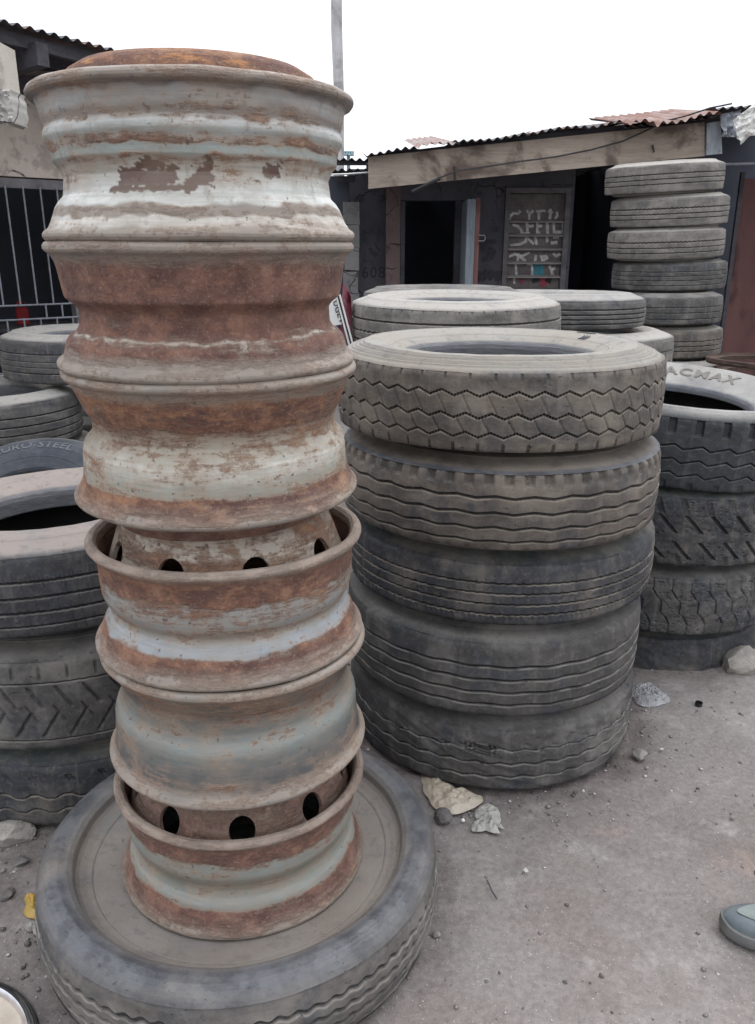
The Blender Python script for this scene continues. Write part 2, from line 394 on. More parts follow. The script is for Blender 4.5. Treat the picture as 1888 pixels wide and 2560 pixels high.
    RR = np.concatenate([srt, rt, lr, ir[:, ::-1] * 0 + ir, ir[:, ::-1]], 1) if False else np.concatenate([srt, rt, lr, ir, ir[:, ::-1]], 1)
    ZZ = np.concatenate([szt, zt, lz, -iz, iz[:, ::-1]], 1)
    ms, mt, ml, mi = srt.shape[1], rt.shape[1], lr.shape[1], ir.shape[1]
    sh = np.clip((R - .012 - srt) / .02, 0, 1); shl = np.clip((R - .05 - lr) / .03, 0, 1)
    sideA = np.concatenate([sh, np.zeros((N, mt)), shl, np.zeros((N, 2 * mi))], 1)
    beA = np.concatenate([np.clip((bead + .022 - srt) / .012, 0, 1) * (side[0][1] > hw - .11) * (side[0][1] < hw - .09), np.zeros((N, mt + ml + 2 * mi))], 1)
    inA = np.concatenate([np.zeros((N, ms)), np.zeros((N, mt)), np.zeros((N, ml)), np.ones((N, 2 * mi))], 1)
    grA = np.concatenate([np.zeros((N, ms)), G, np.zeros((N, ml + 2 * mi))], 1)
    poA = np.zeros_like(grA); lipA = np.concatenate([np.zeros((N, ms)), LP, np.zeros((N, ml + 2 * mi))], 1)
    if polish: poA[:, :ms] = np.clip(1.5 - np.abs(srt - polish[0]) / polish[1], 0, 1)
    X = RR * np.cos(th); Y = RR * np.sin(th); Mx = RR.shape[1]
    V = np.stack([X, Y, ZZ], -1).reshape(-1, 3)
    i = np.arange(N)[:, None]; j = np.arange(Mx)[None]; i2 = (i + 1) % N; j2 = (j + 1) % Mx
    F = np.stack([i * Mx + j, i * Mx + j2, i2 * Mx + j2, i2 * Mx + j], -1).reshape(-1, 4)
    me = mesh_np(name, V, F, True, 42, dict(side=sideA.ravel(), inner=inA.ravel(), groove_shade=grA.ravel(), bead=beA.ravel(), lip=lipA.ravel(), polish=poA.ravel()), [mat])
    me['prof_r'] = [float(x) for x in sr]; me['prof_z'] = [float(x) for x in sz]
    return me

def place(me, label, x, y, z, tx=0, ty=0, rot=0.0, group=None, name='tyre'):
    """z: height of the middle; tx, ty: lean of the axle"""
    o = link(name, me, None, (x, y, z), label, 'tyre', group)
    q = Vector((0, 0, 1)).rotation_difference(Vector((tx, ty, 1)).normalized())
    o.rotation_mode = 'QUATERNION'; q2 = Matrix.Rotation(rot, 3, 'Z').to_quaternion(); o.rotation_quaternion = q @ q2
    return o

def text_mesh(body, size, extrude=.0, spacing=1.0, bold=0.0):
    cu = bpy.data.curves.new('text', 'FONT'); cu.body = body; cu.size = size; cu.extrude = extrude; cu.align_x = 'CENTER'; cu.space_character = spacing
    cu.offset = bold; cu.resolution_u = 3
    ob = bpy.data.objects.new('text', cu); COL.objects.link(ob)
    dg = bpy.context.evaluated_depsgraph_get(); me = bpy.data.meshes.new_from_object(ob.evaluated_get(dg))
    bpy.data.objects.remove(ob); bpy.data.curves.remove(cu); me.materials.clear(); return me

def arc_text(tyre, body, size, radius, ang, mat, raise_=.0016, name='lettering', squash=1.0, spacing=1.0, bold=0.0):
    """letters moulded on the upper sidewall, tops outward; ang in the tyre's own frame"""
    me = text_mesh(body, size, .0016, spacing, bold); pr, pz = list(tyre.data['prof_r']), list(tyre.data['prof_z'])
    bm = bmesh.new(); bm.from_mesh(me)
    bmesh.ops.subdivide_edges(bm, edges=[e for e in bm.edges if e.calc_length() > .02], cuts=2)
    for v in bm.verts:
        r = radius + v.co.y * squash; a = ang - v.co.x / radius
        v.co = Vector((r * math.cos(a), r * math.sin(a), float(np.interp(r, pr, pz)) + raise_ + v.co.z))
    bm.to_mesh(me); bm.free(); me.materials.append(mat)
    return link(name, me, tyre)

def rim_mesh(name, mat, H, prof, bands, N=480, seed=1, scr=None, dq=.0045, Rf=.298, front=0.0):
    """prof: (t, r/Rf) of the outside between the flanges; bands: (t, colour, rust, dust)"""
    P = [(0.274, -.003), (.281, -.0102), (.289, -.0105), (.2945, -.007), (.2975, -.002), (.2975, .003), (.2945, .0075)]
    P = [(r, z) for r, z in P] + [(Rf * f, t * H) for t, f in prof if .03 < t < .97]
    P += [(.2945, H - .0075), (.2975, H - .003), (.2975, H + .002), (.2945, H + .007), (.289, H + .0105), (.281, H + .0102), (.274, H + .003)]
    ins = [(max(.2, Rf * f - .009), t * H) for t, f in prof if .05 < t < .95][::-1]
    P += [(.270, H - .012)] + ins + [(.270, .012)]
    P = np.array(P + [P[0]]); nflange = len(P)
    # smooth the drop centre a little and resample
    cum = np.concatenate([[0], np.cumsum(np.hypot(*np.diff(P, axis=0).T))])
    q = np.unique(np.concatenate([cum, np.arange(0, cum[-1], dq)]))[:-1]
    r = np.interp(q, cum, P[:, 0]); z = np.interp(q, cum, P[:, 1])
    for _ in range(2):                                   # rounded pressings
        k = np.hypot(r - np.roll(r, 1), z - np.roll(z, 1)) + np.hypot(r - np.roll(r, -1), z - np.roll(z, -1))
        r2 = .5 * r + .25 * (np.roll(r, 1) + np.roll(r, -1)); z2 = .5 * z + .25 * (np.roll(z, 1) + np.roll(z, -1))
        flat = (z > .014) & (z < H - .014); r = np.where(flat, r2, r); z = np.where(flat, z2, z)
    Mx = len(r); th = np.linspace(0, 2 * PI, N, endpoint=False)[:, None]
    out = (q < cum[-1] * .52)
    RR = r[None] + .0010 * 2 * cyc(th, z[None] * 6, 2.5, 2, seed) + .0005 * cyc(th, z[None] * 30, 30, 4, seed + 4)
    ZZ = z[None] + np.where((z > H - .02) | (z < .02), 1, 0)[None] * .0022 * cyc(th, th * 0, 4, 1, seed + 2)
    V = np.stack([RR * np.cos(th), RR * np.sin(th), ZZ + 0 * th], -1).reshape(-1, 3)
    i = np.arange(N)[:, None]; j = np.arange(Mx)[None]; i2 = (i + 1) % N; j2 = (j + 1) % Mx
    F = np.stack([i * Mx + j, i2 * Mx + j, i2 * Mx + j2, i * Mx + j2], -1).reshape(-1, 4)
    b = sorted(bands, key=lambda e: e[0]); bt = [e[0] for e in b]; t = z / H
    t2 = np.clip(t[None] + (.017 * 2 * cyc(th, z[None] * 10, 3.2, 2, seed + 7)) + .018 * 2 * cyc(th, z[None] * 10, 11, 3, seed + 8), 0, 1)
    rust = np.interp(t2, bt, [e[2] for e in b]); dust = np.interp(t2, bt, [e[3] for e in b])
    pc = np.stack([np.interp(t2, bt, [e[1][k] for e in b]) for k in range(3)], -1)
    inside = ~out & (z < H - .008); rust[:, inside] = .95; dust[:, inside] = .35
    if scr:
        a = (th - front + PI) % (2 * PI) - PI; sm = np.zeros_like(rust)
        wob = .5 + 1.4 * (cyc(th, z[None] * 40, 40, 6, 77) + .5)
        for (a0, t0, a1, t1, w) in scr:
            px, py = a * Rf, t[None] * H + 0 * a; ax, ay, bx, by = a0 * Rf, t0 * H, a1 * Rf, t1 * H
            dx, dy = bx - ax, by - ay; u = np.clip(((px - ax) * dx + (py - ay) * dy) / (dx * dx + dy * dy + 1e-9), 0, 1)
            d = np.hypot(px - ax - u * dx, py - ay - u * dy); sm = np.maximum(sm, np.clip((w * wob - d) / .002 + .5, 0, 1) * out[None])
        k = sm[..., None]; pc = pc * (1 - k) + np.array(srgb(92, 70, 62)) * k; rust = rust * (1 - sm) + .15 * sm; dust = dust * (1 - sm)
    return mesh_np(name, V, F, True, 50, dict(rust=rust.ravel(), dust=dust.ravel(), pcol=pc.reshape(-1, 3)), [mat])

def disc_mesh(name, mat, plateau, col, rust, dust, holes=9, hole=(.027, .030), dz=0.0, wide=False):
    """domed wheel disc with round hand holes; z = 0 at the flange it stands above"""
    prof = np.array([(.268, -.062), (.262, -.050), (.257, -.036), (.232, .034), (.221, .058), (.204, .078), (.17, .090), (.14, plateau - .002 - dz), (.10, plateau - dz), (.098, plateau - .012 - dz)]) + np.array([0, dz])
    if wide: prof = np.array([(.268, -.062), (.262, -.050), (.256, -.040), (.240, .002), (.235, .019), (.225, .037), (.203, .050), (.16, .056), (.10, .057), (.098, .048)])
    n = 14; seg = holes * n
    def lathe(rows):
        P = []
        for r, z in rows: P += [(r * math.cos(2 * PI * k / seg), r * math.sin(2 * PI * k / seg), z) for k in range(seg)]
        return P, [(i * seg + k, i * seg + (k + 1) % seg, (i + 1) * seg + (k + 1) % seg, (i + 1) * seg + k) for i in range(len(rows) - 1) for k in range(seg)]
    bm = bmesh.new()
    def put(P, F):
        vs = [bm.verts.new(p) for p in P]
        for f in F:
            try: bm.faces.new([vs[i] for i in f])
            except ValueError: pass
    put(*lathe(prof[:3])); put(*lathe(prof[3:]))
    (r0, z0), (r1, z1) = prof[2], prof[3]; L = math.hypot(r1 - r0, z1 - z0)
    for h in range(holes):
        a0 = 2 * PI * h / holes; da = 2 * PI / holes
        rect = [(k / n, 0) for k in range(n)] + [(1, k / 6) for k in range(6)] + [(1 - k / n, 1) for k in range(n)] + [(0, 1 - k / 6) for k in range(6)]
        rings = []; rm = (r0 + r1) / 2; wu = da * rm
        for q in (0, .55, 1.0, 1.0):
            ring = []
            for (u, v) in rect:
                x = (u - .5) * wu; y = (v - .5) * L; g = math.atan2(y / L, x / wu)
                g = math.atan2(y * 1.0, x); cx, cy = hole[0] * math.cos(g), hole[1] * math.sin(g)
                xx, yy = x + (cx - x) * q, y + (cy - y) * q
                vv = yy / L + .5; r = r0 + (r1 - r0) * vv; z = z0 + (z1 - z0) * vv; a = a0 + (xx / wu + .5) * da
                ring.append([r * math.cos(a), r * math.sin(a), z])
            rings.append(ring)
        rings[3] = [[p[0] * .965, p[1] * .965, p[2] - .003] for p in rings[3]]
        m = len(rect); P = [p for rg in rings for p in rg]
        put(P, [(i * m + k, i * m + (k + 1) % m, (i + 1) * m + (k + 1) % m, (i + 1) * m + k) for i in range(3) for k in range(m)])
    bmesh.ops.remove_doubles(bm, verts=bm.verts, dist=2e-5); bmesh.ops.recalc_face_normals(bm, faces=bm.faces)
    me = bpy.data.meshes.new(name); bm.to_mesh(me); bm.free(); me.materials.append(mat)
    me.polygons.foreach_set('use_smooth', np.ones(len(me.polygons), bool)); me.set_sharp_from_angle(angle=math.radians(45))
    nv = len(me.vertices)
    for nm, v in (('rust', rust), ('dust', dust)):
        at = me.attributes.new(nm, 'FLOAT', 'POINT'); at.data.foreach_set('value', np.full(nv, v, np.float32))
    at = me.attributes.new('pcol', 'FLOAT_COLOR', 'POINT'); at.data.foreach_set('color', np.tile(np.array(tuple(col) + (1,), np.float32), nv))
    return me

# ------------------------------------------------------------------ ground
def axis(lo, hi, a, b, d):
    mid = np.arange(a, b + d / 2, d); k = np.arange(1, 40); g = d * (1.22 ** k)
    l = a - np.cumsum(g); r = b + np.cumsum(g); l = np.concatenate([l[l > lo], [lo]])[::-1]; r = np.concatenate([r[r < hi], [hi]])
    return np.concatenate([l, mid, r])
gx = axis(-400, 400, -1.5, 2.6, .011); gy = axis(-60, 700, .75, 3.6, .011)
GX, GY = np.meshgrid(gx, gy, indexing='ij')
near = np.exp(-(np.clip(np.abs(GX - .5) - 2.2, 0, None) ** 2 + np.clip(np.abs(GY - 2.2) - 1.6, 0, None) ** 2) / 1.0)
rub_shade = np.clip(1.15 - (GX + 1.15) / .55, 0, 1) * np.clip((2.2 - GY) / .3, 0, 1) * (GY < 3)
rub_shade = np.maximum(rub_shade, np.exp(-((GX - 1.75) ** 2 / .16 + (GY - 3.0) ** 2 / .09)))
rub_shade = np.maximum(rub_shade, .8 * np.exp(-((np.hypot(GX - .4, GY - 2.575) - .50) / .11) ** 2)); rub_shade = np.maximum(rub_shade, .7 * np.exp(-((np.hypot(GX + .33, GY - 1.664) - .48) / .09) ** 2))  # rings round the tyres: rough dark dirt plus painted contact shade
rub_shade = np.clip(rub_shade * (1 + fbm(GX * 4, GY * 4, 5, 3)), 0, 1)
GZ = (.011 * fbm(GX * 1.6, GY * 1.6, 1, 4) + .003 * fbm(GX * 14, GY * 14, 2, 3) + rub_shade * (.016 * fbm(GX * 9, GY * 9, 3, 4) + .006 * fbm(GX * 38, GY * 38, 8, 2)) + .0022 * fbm(GX * 45, GY * 45, 4, 2)) * near
GZ += .05 * np.exp(-((GX - 1.95) ** 2 / .2 + (GY - 3.15) ** 2 / .10))
def gz(x, y): return .005
nx_, ny_ = GX.shape; gi = np.arange(nx_ - 1)[:, None]; gj = np.arange(ny_ - 1)[None]
gF = np.stack([gi * ny_ + gj, (gi + 1) * ny_ + gj, (gi + 1) * ny_ + gj + 1, gi * ny_ + gj + 1], -1).reshape(-1, 4)
M_ground = mat_ground()
link('ground', mesh_np('ground', np.stack([GX, GY, GZ], -1).reshape(-1, 3), gF, True, None, dict(rubble=rub_shade.ravel()), [M_ground]), kind='structure')

# ------------------------------------------------------------------ the stack of rims
DUSTC = srgb(165, 152, 140)
def pal(*c):
    q = srgb(*c); l = .3 * q[0] + .6 * q[1] + .1 * q[2]
    return tuple(min(.76, (v * .65 + l * w * .35) * .70) for v, w in zip(q, (1.0, 1.0, .95)))
G_flange = (pal(152, 141, 132), .46, .56)
M_r = [mat_rim('chalky_paint', .6, .25, 1, .32), mat_rim('thick_rust', .1, .18, 1, .42, .35), mat_rim('cream_paint_rust', .35, .55, 1, .34),
       mat_rim('blue_grey_paint_rust', .25, .30, 1, .30, .7), mat_rim('dull_green_grey_paint', .3, .15, .8, .32), mat_rim('green_grey_paint_rust', .2, .15, .9, .36, .35)]
M_dome = mat_rim('orange_rust', .1, 1.0, .6, .42, 1.3)
prof1 = [(.056, .96), (.103, .937), (.198, .905), (.246, .880), (.286, .847), (.42, .831), (.484, .8526), (.53, .886), (.58, .8895), (.61, .895), (.65, .904), (.69, .924), (.73, .924), (.77, .908), (.817, .9217), (.865, .929), (.913, .938), (.95, .952)]
prof2 = [(.06, .955), (.1, .945), (.2, .9257), (.257, .893), (.287, .853), (.337, .832), (.475, .827), (.515, .847), (.545, .874), (.574, .902), (.733, .918), (.832, .928), (.89, .94), (.94, .962)]
prof3 = [(.06, .965), (.105, .948), (.152, .929), (.267, .919), (.4, .911), (.457, .8917), (.495, .86), (.533, .836), (.59, .8336), (.648, .847), (.724, .878), (.838, .916), (.895, .937), (.952, .965)]
prof4 = [(.06, .965), (.11, .945), (.18, .929), (.27, .89), (.34, .861), (.375, .855), (.41, .869), (.455, .8977), (.52, .916), (.636, .924), (.77, .926), (.84, .934), (.92, .956)]
prof5 = [(.06, .962), (.115, .948), (.21, .938), (.30, .932), (.42, .926), (.47, .912), (.53, .880), (.58, .864), (.70, .860), (.76, .872), (.83, .908), (.93, .956)]
prof6 = [(.06, .965), (.1, .95), (.19, .929), (.27, .91), (.33, .882), (.40, .868), (.46, .878), (.52, .905), (.58, .925), (.75, .93), (.86, .938), (.93, .96)]
B1_ = [(0, *G_flange), (.045, pal(178, 165, 148), .42, .6), (.075, pal(214, 204, 190), .34, .3), (.115, pal(222, 216, 204), .30, .2), (.135, pal(150, 140, 132), .48, .7), (.19, pal(160, 150, 140), .47, .62), (.215, pal(226, 228, 220), .26, .1), (.30, pal(228, 232, 226), .27, .05), (.36, pal(205, 202, 190), .36, .15), (.46, pal(198, 192, 178), .40, .2), (.505, pal(188, 172, 158), .55, .3), (.535, pal(160, 174, 170), .25, .1), (.575, pal(160, 174, 170), .27, .1), (.60, pal(184, 168, 150), .62, .35), (.645, pal(180, 172, 160), .5, .3), (.665, pal(180, 190, 188), .28, .1), (.73, pal(205, 209, 206), .26, .15), (.765, pal(165, 162, 158), .47, .4), (.82, pal(140, 135, 132), .46, .45), (.86, pal(178, 178, 175), .32, .3), (.92, pal(172, 170, 168), .3, .35), (.945, pal(108, 102, 104), .35, .3), (.975, pal(122, 114, 112), .4, .45), (1, *G_flange)]
B2_ = [(0, *G_flange), (.08, pal(150, 140, 132), .52, .7), (.13, pal(150, 130, 115), .66, .55), (.18, pal(190, 180, 165), .8, .25), (.25, pal(200, 185, 170), .74, .2), (.275, pal(215, 205, 192), .52, .2), (.30, pal(190, 170, 150), .86, .1), (.5, pal(120, 80, 70), .98, .08), (.56, pal(120, 80, 70), .95, .2), (.8, pal(120, 80, 70), .92, .22), (.88, pal(112, 100, 98), .62, .45), (.93, pal(98, 92, 95), .48, .5), (1, *G_flange)]
B3_ = [(0, *G_flange), (.07, pal(160, 130, 105), .80, .5), (.16, pal(160, 120, 90), .86, .3), (.20, pal(168, 166, 150), .5, .25), (.26, pal(172, 172, 156), .42, .15), (.33, pal(214, 210, 194), .44, .1), (.40, pal(222, 218, 204), .46, .1), (.46, pal(182, 176, 156), .44, .2), (.56, pal(172, 162, 140), .5, .25), (.64, pal(170, 150, 125), .6, .35), (.70, pal(150, 120, 95), .82, .25), (.86, pal(150, 115, 85), .84, .25), (.91, pal(130, 118, 112), .55, .5), (1, *G_flange)]
B4_ = [(0, *G_flange), (.07, pal(140, 125, 118), .7, .55), (.16, pal(120, 100, 95), .82, .25), (.205, pal(128, 112, 108), .72, .2), (.225, pal(158, 168, 176), .40, .1), (.30, pal(166, 176, 184), .30, .08), (.345, pal(160, 158, 150), .42, .45), (.42, pal(165, 155, 140), .5, .45), (.48, pal(150, 156, 158), .44, .2), (.58, pal(158, 168, 170), .47, .1), (.68, pal(160, 168, 168), .56, .1), (.74, pal(140, 112, 90), .78, .2), (.90, pal(130, 95, 75), .88, .25), (1, pal(140, 118, 105), .68, .7)]
B5_ = [(0, *G_flange), (.07, pal(135, 126, 118), .48, .55), (.13, pal(92, 92, 95), .38, .2), (.24, pal(104, 107, 110), .36, .12), (.34, pal(118, 124, 122), .33, .06), (.46, pal(140, 150, 147), .31, .08), (.55, pal(128, 134, 128), .36, .15), (.68, pal(112, 112, 106), .42, .3), (.76, pal(84, 80, 82), .48, .2), (.9, pal(80, 76, 80), .5, .25), (1, *G_flange)]
B6_ = [(0, *G_flange), (.08, pal(130, 112, 98), .8, .4), (.20, pal(125, 100, 88), .84, .2), (.245, pal(150, 155, 148), .38, .15), (.32, pal(152, 158, 150), .32, .15), (.42, pal(140, 138, 122), .42, .5), (.52, pal(138, 140, 128), .38, .3), (.66, pal(148, 156, 150), .34, .1), (.72, pal(150, 156, 150), .46, .1), (.77, pal(118, 98, 92), .78, .15), (.92, pal(115, 96, 90), .76, .3), (1, pal(140, 118, 105), .7, .65)]
scr1 = [(.07, .48, .045, .41, .008), (.045, .41, .0, .375, .011), (.03, .375, .05, .385, .012), (0, .375, -.09, .315, .008), (-.09, .315, -.30, .32, .005),
        (-.52, .375, -.18, .39, .012), (-.48, .36, -.22, .36, .010), (-.33, .49, -.30, .31, .006), (-.38, .46, -.26, .46, .006), (.49, .445, .54, .45, .011), (.52, .46, .55, .43, .007), (-.62, .30, -.32, .31, .004)]
RIM = [  # bottom and top flange middles relative to the eye, lean, profile, bands, disc, label
    ((-.3445, 1.6756, .0262), (-.3463, 1.673, .2639), (0, -.011), prof1, B1_, 'up', 'grey-white rim with rusty orange domed disc, topmost of the rim stack'),
    ((-.3464, 1.6766, -.2099), (-.3471, 1.6737, .0061), (.0006, -.011), prof2, B2_, None, 'wholly rust-brown rim, second from the top of the rim stack'),
    ((-.3426, 1.6781, -.4805), (-.3457, 1.6764, -.229), (.0013, -.009), prof3, B3_, 'down', 'cream rim with orange rust bands, third from the top of the rim stack'),
    ((-.3333, 1.6722, -.8154), (-.3371, 1.6738, -.5868), (.0014, .0094), prof4, B4_, 'up', 'rusty rim with a shiny pale blue band, fourth from the top of the rim stack'),
    ((-.3272, 1.6656, -1.0877), (-.3277, 1.6666, -.8372), (.0013, .0082), prof5, B5_, 'down', 'dark green-grey rim with little rust, fifth from the top of the rim stack'),
    ((-.332, 1.6644, -1.4265), (-.3356, 1.6663, -1.1928), (.0067, .0167), prof6, B6_, 'up', 'lowest rim of the stack, round hand holes showing, standing in the flat tyre'),
]
FRONT = math.atan2(-1.67, .345)
for k, (b, t, (tx, ty), pf, bd, disc, lab) in enumerate(RIM):
    H = (Vector(t) - Vector(b)).length
    root = empty('steel_wheel', (b[0], b[1], b[2] + EYE), lab, 'wheel rim', 'rims in the tall stack')
    root.rotation_mode = 'QUATERNION'; root.rotation_quaternion = Vector((0, 0, 1)).rotation_difference(Vector((tx, ty, 1)).normalized())
    link('barrel', rim_mesh('barrel', M_r[k], H, pf, bd, seed=k * 13 + 3, scr=scr1 if k == 0 else None, front=FRONT, N=1000 if k == 0 else 480, dq=.0026 if k == 0 else .0045), root)
    if disc == 'up':
        dm = disc_mesh('disc', M_r[(2, 1, 2, 2, 1, 1)[k]] if k else M_dome, .1045 if k else .053, pal(205, 190, 170) if k == 3 else pal(150, 120, 105), (.92, 0, 0, .58, 0, .72)[k], (.05, 0, 0, .3, 0, .40)[k], dz=(0, 0, 0, -.014, 0, .002)[k], hole=(.029, .033), wide=k == 0)
        d = link('disc', dm, root, (0, 0, H)); d.rotation_euler.z = FRONT + math.radians((10, 0, 0, 12 - 20, 0, -2 - 20)[k])
    elif disc == 'down':
        dm = disc_mesh('disc', M_r[1], .012, pal(120, 100, 90), .9, .3)
        for v in dm.vertices: v.co.z = -v.co.z + .004
        dm.flip_normals(); link('disc', dm, root)

# ------------------------------------------------------------------ tyres
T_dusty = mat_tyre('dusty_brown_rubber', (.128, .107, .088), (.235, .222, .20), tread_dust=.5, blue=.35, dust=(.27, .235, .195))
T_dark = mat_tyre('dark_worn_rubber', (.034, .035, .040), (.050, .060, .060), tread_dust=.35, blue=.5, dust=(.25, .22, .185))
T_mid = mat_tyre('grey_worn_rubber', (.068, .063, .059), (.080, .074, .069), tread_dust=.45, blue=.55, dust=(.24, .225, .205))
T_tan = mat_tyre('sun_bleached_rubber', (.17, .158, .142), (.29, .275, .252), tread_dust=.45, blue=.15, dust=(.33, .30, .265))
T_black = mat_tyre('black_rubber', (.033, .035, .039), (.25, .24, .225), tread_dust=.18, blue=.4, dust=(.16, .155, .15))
T_dustys = mat_tyre('dusty_brown_rubber_dark_side', (.118, .098, .082), (.095, .081, .07), tread_dust=.45, blue=.55, dust=(.25, .215, .175))  # sidewall colour darkened for the overhang's shade and for unbleached rubber
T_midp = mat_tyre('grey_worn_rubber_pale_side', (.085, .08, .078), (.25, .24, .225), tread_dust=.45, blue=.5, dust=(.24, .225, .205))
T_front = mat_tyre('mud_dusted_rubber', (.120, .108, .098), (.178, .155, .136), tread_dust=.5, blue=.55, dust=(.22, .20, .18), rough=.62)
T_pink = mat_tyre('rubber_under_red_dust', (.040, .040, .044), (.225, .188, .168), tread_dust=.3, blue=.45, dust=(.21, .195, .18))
M_let = mat_simple('raised_rubber_letters', (.125, .115, .105), (.16, .15, .135), 30, .8, .2)
M_letl = mat_simple('worn_raised_letters', (.075, .082, .095), (.12, .125, .135), 30, .6, .2)
M_letd = mat_simple('dark_raised_rubber', (.06, .062, .066), (.10, .10, .105), 30, .6, .2)

# front tyre lying under the rims
side_f = [(.255, .015), (.266, .044), (.28, .0505), (.30, .053), (.356, .0595), (.358, .058), (.360, .0605), (.372, .063), (.388, .070), (.396, .077), (.4005, .094), (.412, .103), (.432, .109), (.450, .107), (.458, .101), (.462, .1005), (.474, .090), (.482, .080)]
me = tyre_mesh('tyre', T_front, R=.492, W=.225, grooves=[(.47, .013, .010, .0030), (.09, .014, .012, .0028), (-.33, .014, .012, .0028), (-.72, .012, .010, .0022)],
               wave=('sin', 78), N=1200, side=side_f, seed=3, crown=.016, bead=.257, wear=.0022, polish=(.443, .036))
place(me, 'low worn tyre lying flat on the dirt under the rim stack', -.338, 1.664, .1125, .004, .012)

# stack at the centre
Tlat1 = lambda th, s: np.maximum.reduce([
    notch(th, s, 47, -1.1, -.80, .12, .006), notch(th, s, 47, .84, 1.1, .10, .004, phase=.4),
    notch(th, s, 47, -.50, -.10, .075, .0030, slant=.9), notch(th, s, 47, -.02, .46, .06, .0022, slant=.8, phase=.3),
    .0022 * np.clip((s - .52) / .1, 0, 1) * np.clip((.92 - s) / .1, 0, 1) * (np.clip(np.sin(th * 23 + 1.3 * np.sin(th * 5)) * 2, 0, 1))])
me = tyre_mesh('tyre', T_dusty, W=.268, grooves=[(.50, .008, .012, .0070), (-.06, .0085, .012, .0070), (-.55, .008, .012, .0070)], wave=('zig', 47), lat=Tlat1, N=1880, seed=11, step=.006, teeth=47 * 8, latg=.6,
               ridges=[(.424, .003, .0050), (.4365, .003, .0050), (.449, .003, .0050), (.4615, .003, .0050), (.474, .003, .0045)])
t1 = place(me, 'brown zigzag-grooved tyre with ringed pale sidewall, topmost of the central stack', .382, 2.575, 1.6 - .535 + .134, .0, .0, group='tyres of the central stack')
arc_text(t1, ')))', .035, .345, math.radians(28), M_letd, squash=1.0)
arc_text(t1, '205', .042, .385, math.radians(34), M_letd)
Tlat2 = lambda th, s: np.maximum.reduce([notch(th, s, 58, .72, 1.2, .40, .012, soft=.5), .0025 * notch(th, s, 58, -1.2, -.86, .3, 1.0, soft=.6)])
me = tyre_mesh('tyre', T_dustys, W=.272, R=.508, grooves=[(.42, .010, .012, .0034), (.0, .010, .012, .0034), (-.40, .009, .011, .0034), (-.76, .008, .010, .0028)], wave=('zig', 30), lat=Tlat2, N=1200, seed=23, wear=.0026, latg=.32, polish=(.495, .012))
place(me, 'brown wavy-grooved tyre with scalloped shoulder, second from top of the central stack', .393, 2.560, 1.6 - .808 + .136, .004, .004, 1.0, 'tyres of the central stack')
Tlat3 = lambda th, s: np.maximum(notch(th, s, 190, -.78, -.64, .4, .003, slant=.4), .003 * np.clip((cyc(th, s, 60, 30, 5) - .27) * 8, 0, 1) * ((np.abs(s - .1) < .45)))
me = tyre_mesh('tyre', T_dark, W=.240, R=.508, grooves=[(.44, .007, .010, .0010), (.10, .007, .010, .0010), (-.26, .007, .010, .0010), (-.62, .008, .010, .0014)], wave=('zig', 110), lat=Tlat3, N=1200, seed=31, step=.006)
place(me, 'dark tyre with straight grooves full of cracks, third from the top of the central stack', .412, 2.590, 1.6 - 1.044 + .119, .0, -.004, 2.2, 'tyres of the central stack')
me = tyre_mesh('tyre', T_mid, W=.292, R=.498, grooves=[(.42, .010, .013, .0018), (.06, .010, .013, .0018), (-.30, .010, .013, .0018), (-.66, .010, .013, .0018)], wave=('sin', 26), N=1000, seed=41)
place(me, 'grey tyre with four pale-edged gently wavy grooves, fourth from the top of the central stack', .395, 2.567, 1.6 - 1.338 + .146, .004, 0, .4, 'tyres of the central stack')
Tlat5 = lambda th, s: .008 * np.clip((cyc(th, s, 40, 30, 18) + .12) * 6, 0, 1) * np.clip(1.6 - np.hypot((th - 5.716) / .11, (s - .38) / .17), 0, 1) + .005 * np.clip((cyc(th, s, 34, 26, 15) - .20) * 7, 0, 1) * np.exp(-((s - .42) / .16) ** 2)
me = tyre_mesh('tyre', T_mid, W=.264, R=.496, grooves=[(.40, .006, .006, .0038), (-.06, .009, .010, .0038), (-.52, .009, .010, .0038)], wave=('zig', 42), lat=Tlat5, N=1260, seed=53, wear=.003, step=.006)
place(me, 'bald grey tyre with torn tread and zigzag lines, lowest of the central stack', .402, 2.575, .130, 0, 0, 5.1, 'tyres of the central stack')

# stack at the front left
lx, ly = -1.01, 2.42
Llat1 = lambda th, s: notch(th, s, 300, .30, .60, .4, .0012) + notch(th, s, 120, -.95, .3, .12, .0012, slant=.3)
me = tyre_mesh('tyre', T_pink, W=.278, R=.512, grooves=[(.42, .009, .011, .0006), (.02, .009, .011, .0006), (-.36, .009, .011, .0006), (-.72, .007, .009, .0006)], wave=('zig', 150), lat=Llat1, N=1200, seed=61, bead=.258)
l1 = place(me, 'dark ribbed tyre with reddish dusty sidewall, topmost of the front left stack', lx, ly, 1.6 - .74 - .139, -.034, .029, 0, 'tyres of the front left stack')
me = tyre_mesh('tyre', T_mid, W=.325, R=.512, grooves=[(.55, .006, .006, .0005), (-.78, .006, .006, .0005)], wave=('zig', 90), seed=71, N=1200, step=.0045,
               lat=lambda th, s: np.maximum.reduce([notch(th, s, 44, -.02, .45, .13, .007, slant=1.1), notch(th, s, 44, -.70, -.12, .13, .007, slant=-1.2, phase=.3), notch(th, s, 44, .62, .9, .10, .004), notch(th, s, 44, -.35, .05, .08, .004, slant=1.0, phase=.6)]))
place(me, 'dusty tyre with slanting bar tread, second from the top of the front left stack', lx + .02, ly, 1.6 - 1.345 + .1625, 0, 0, .8, 'tyres of the front left stack')
l2z = 1.6 - 1.385
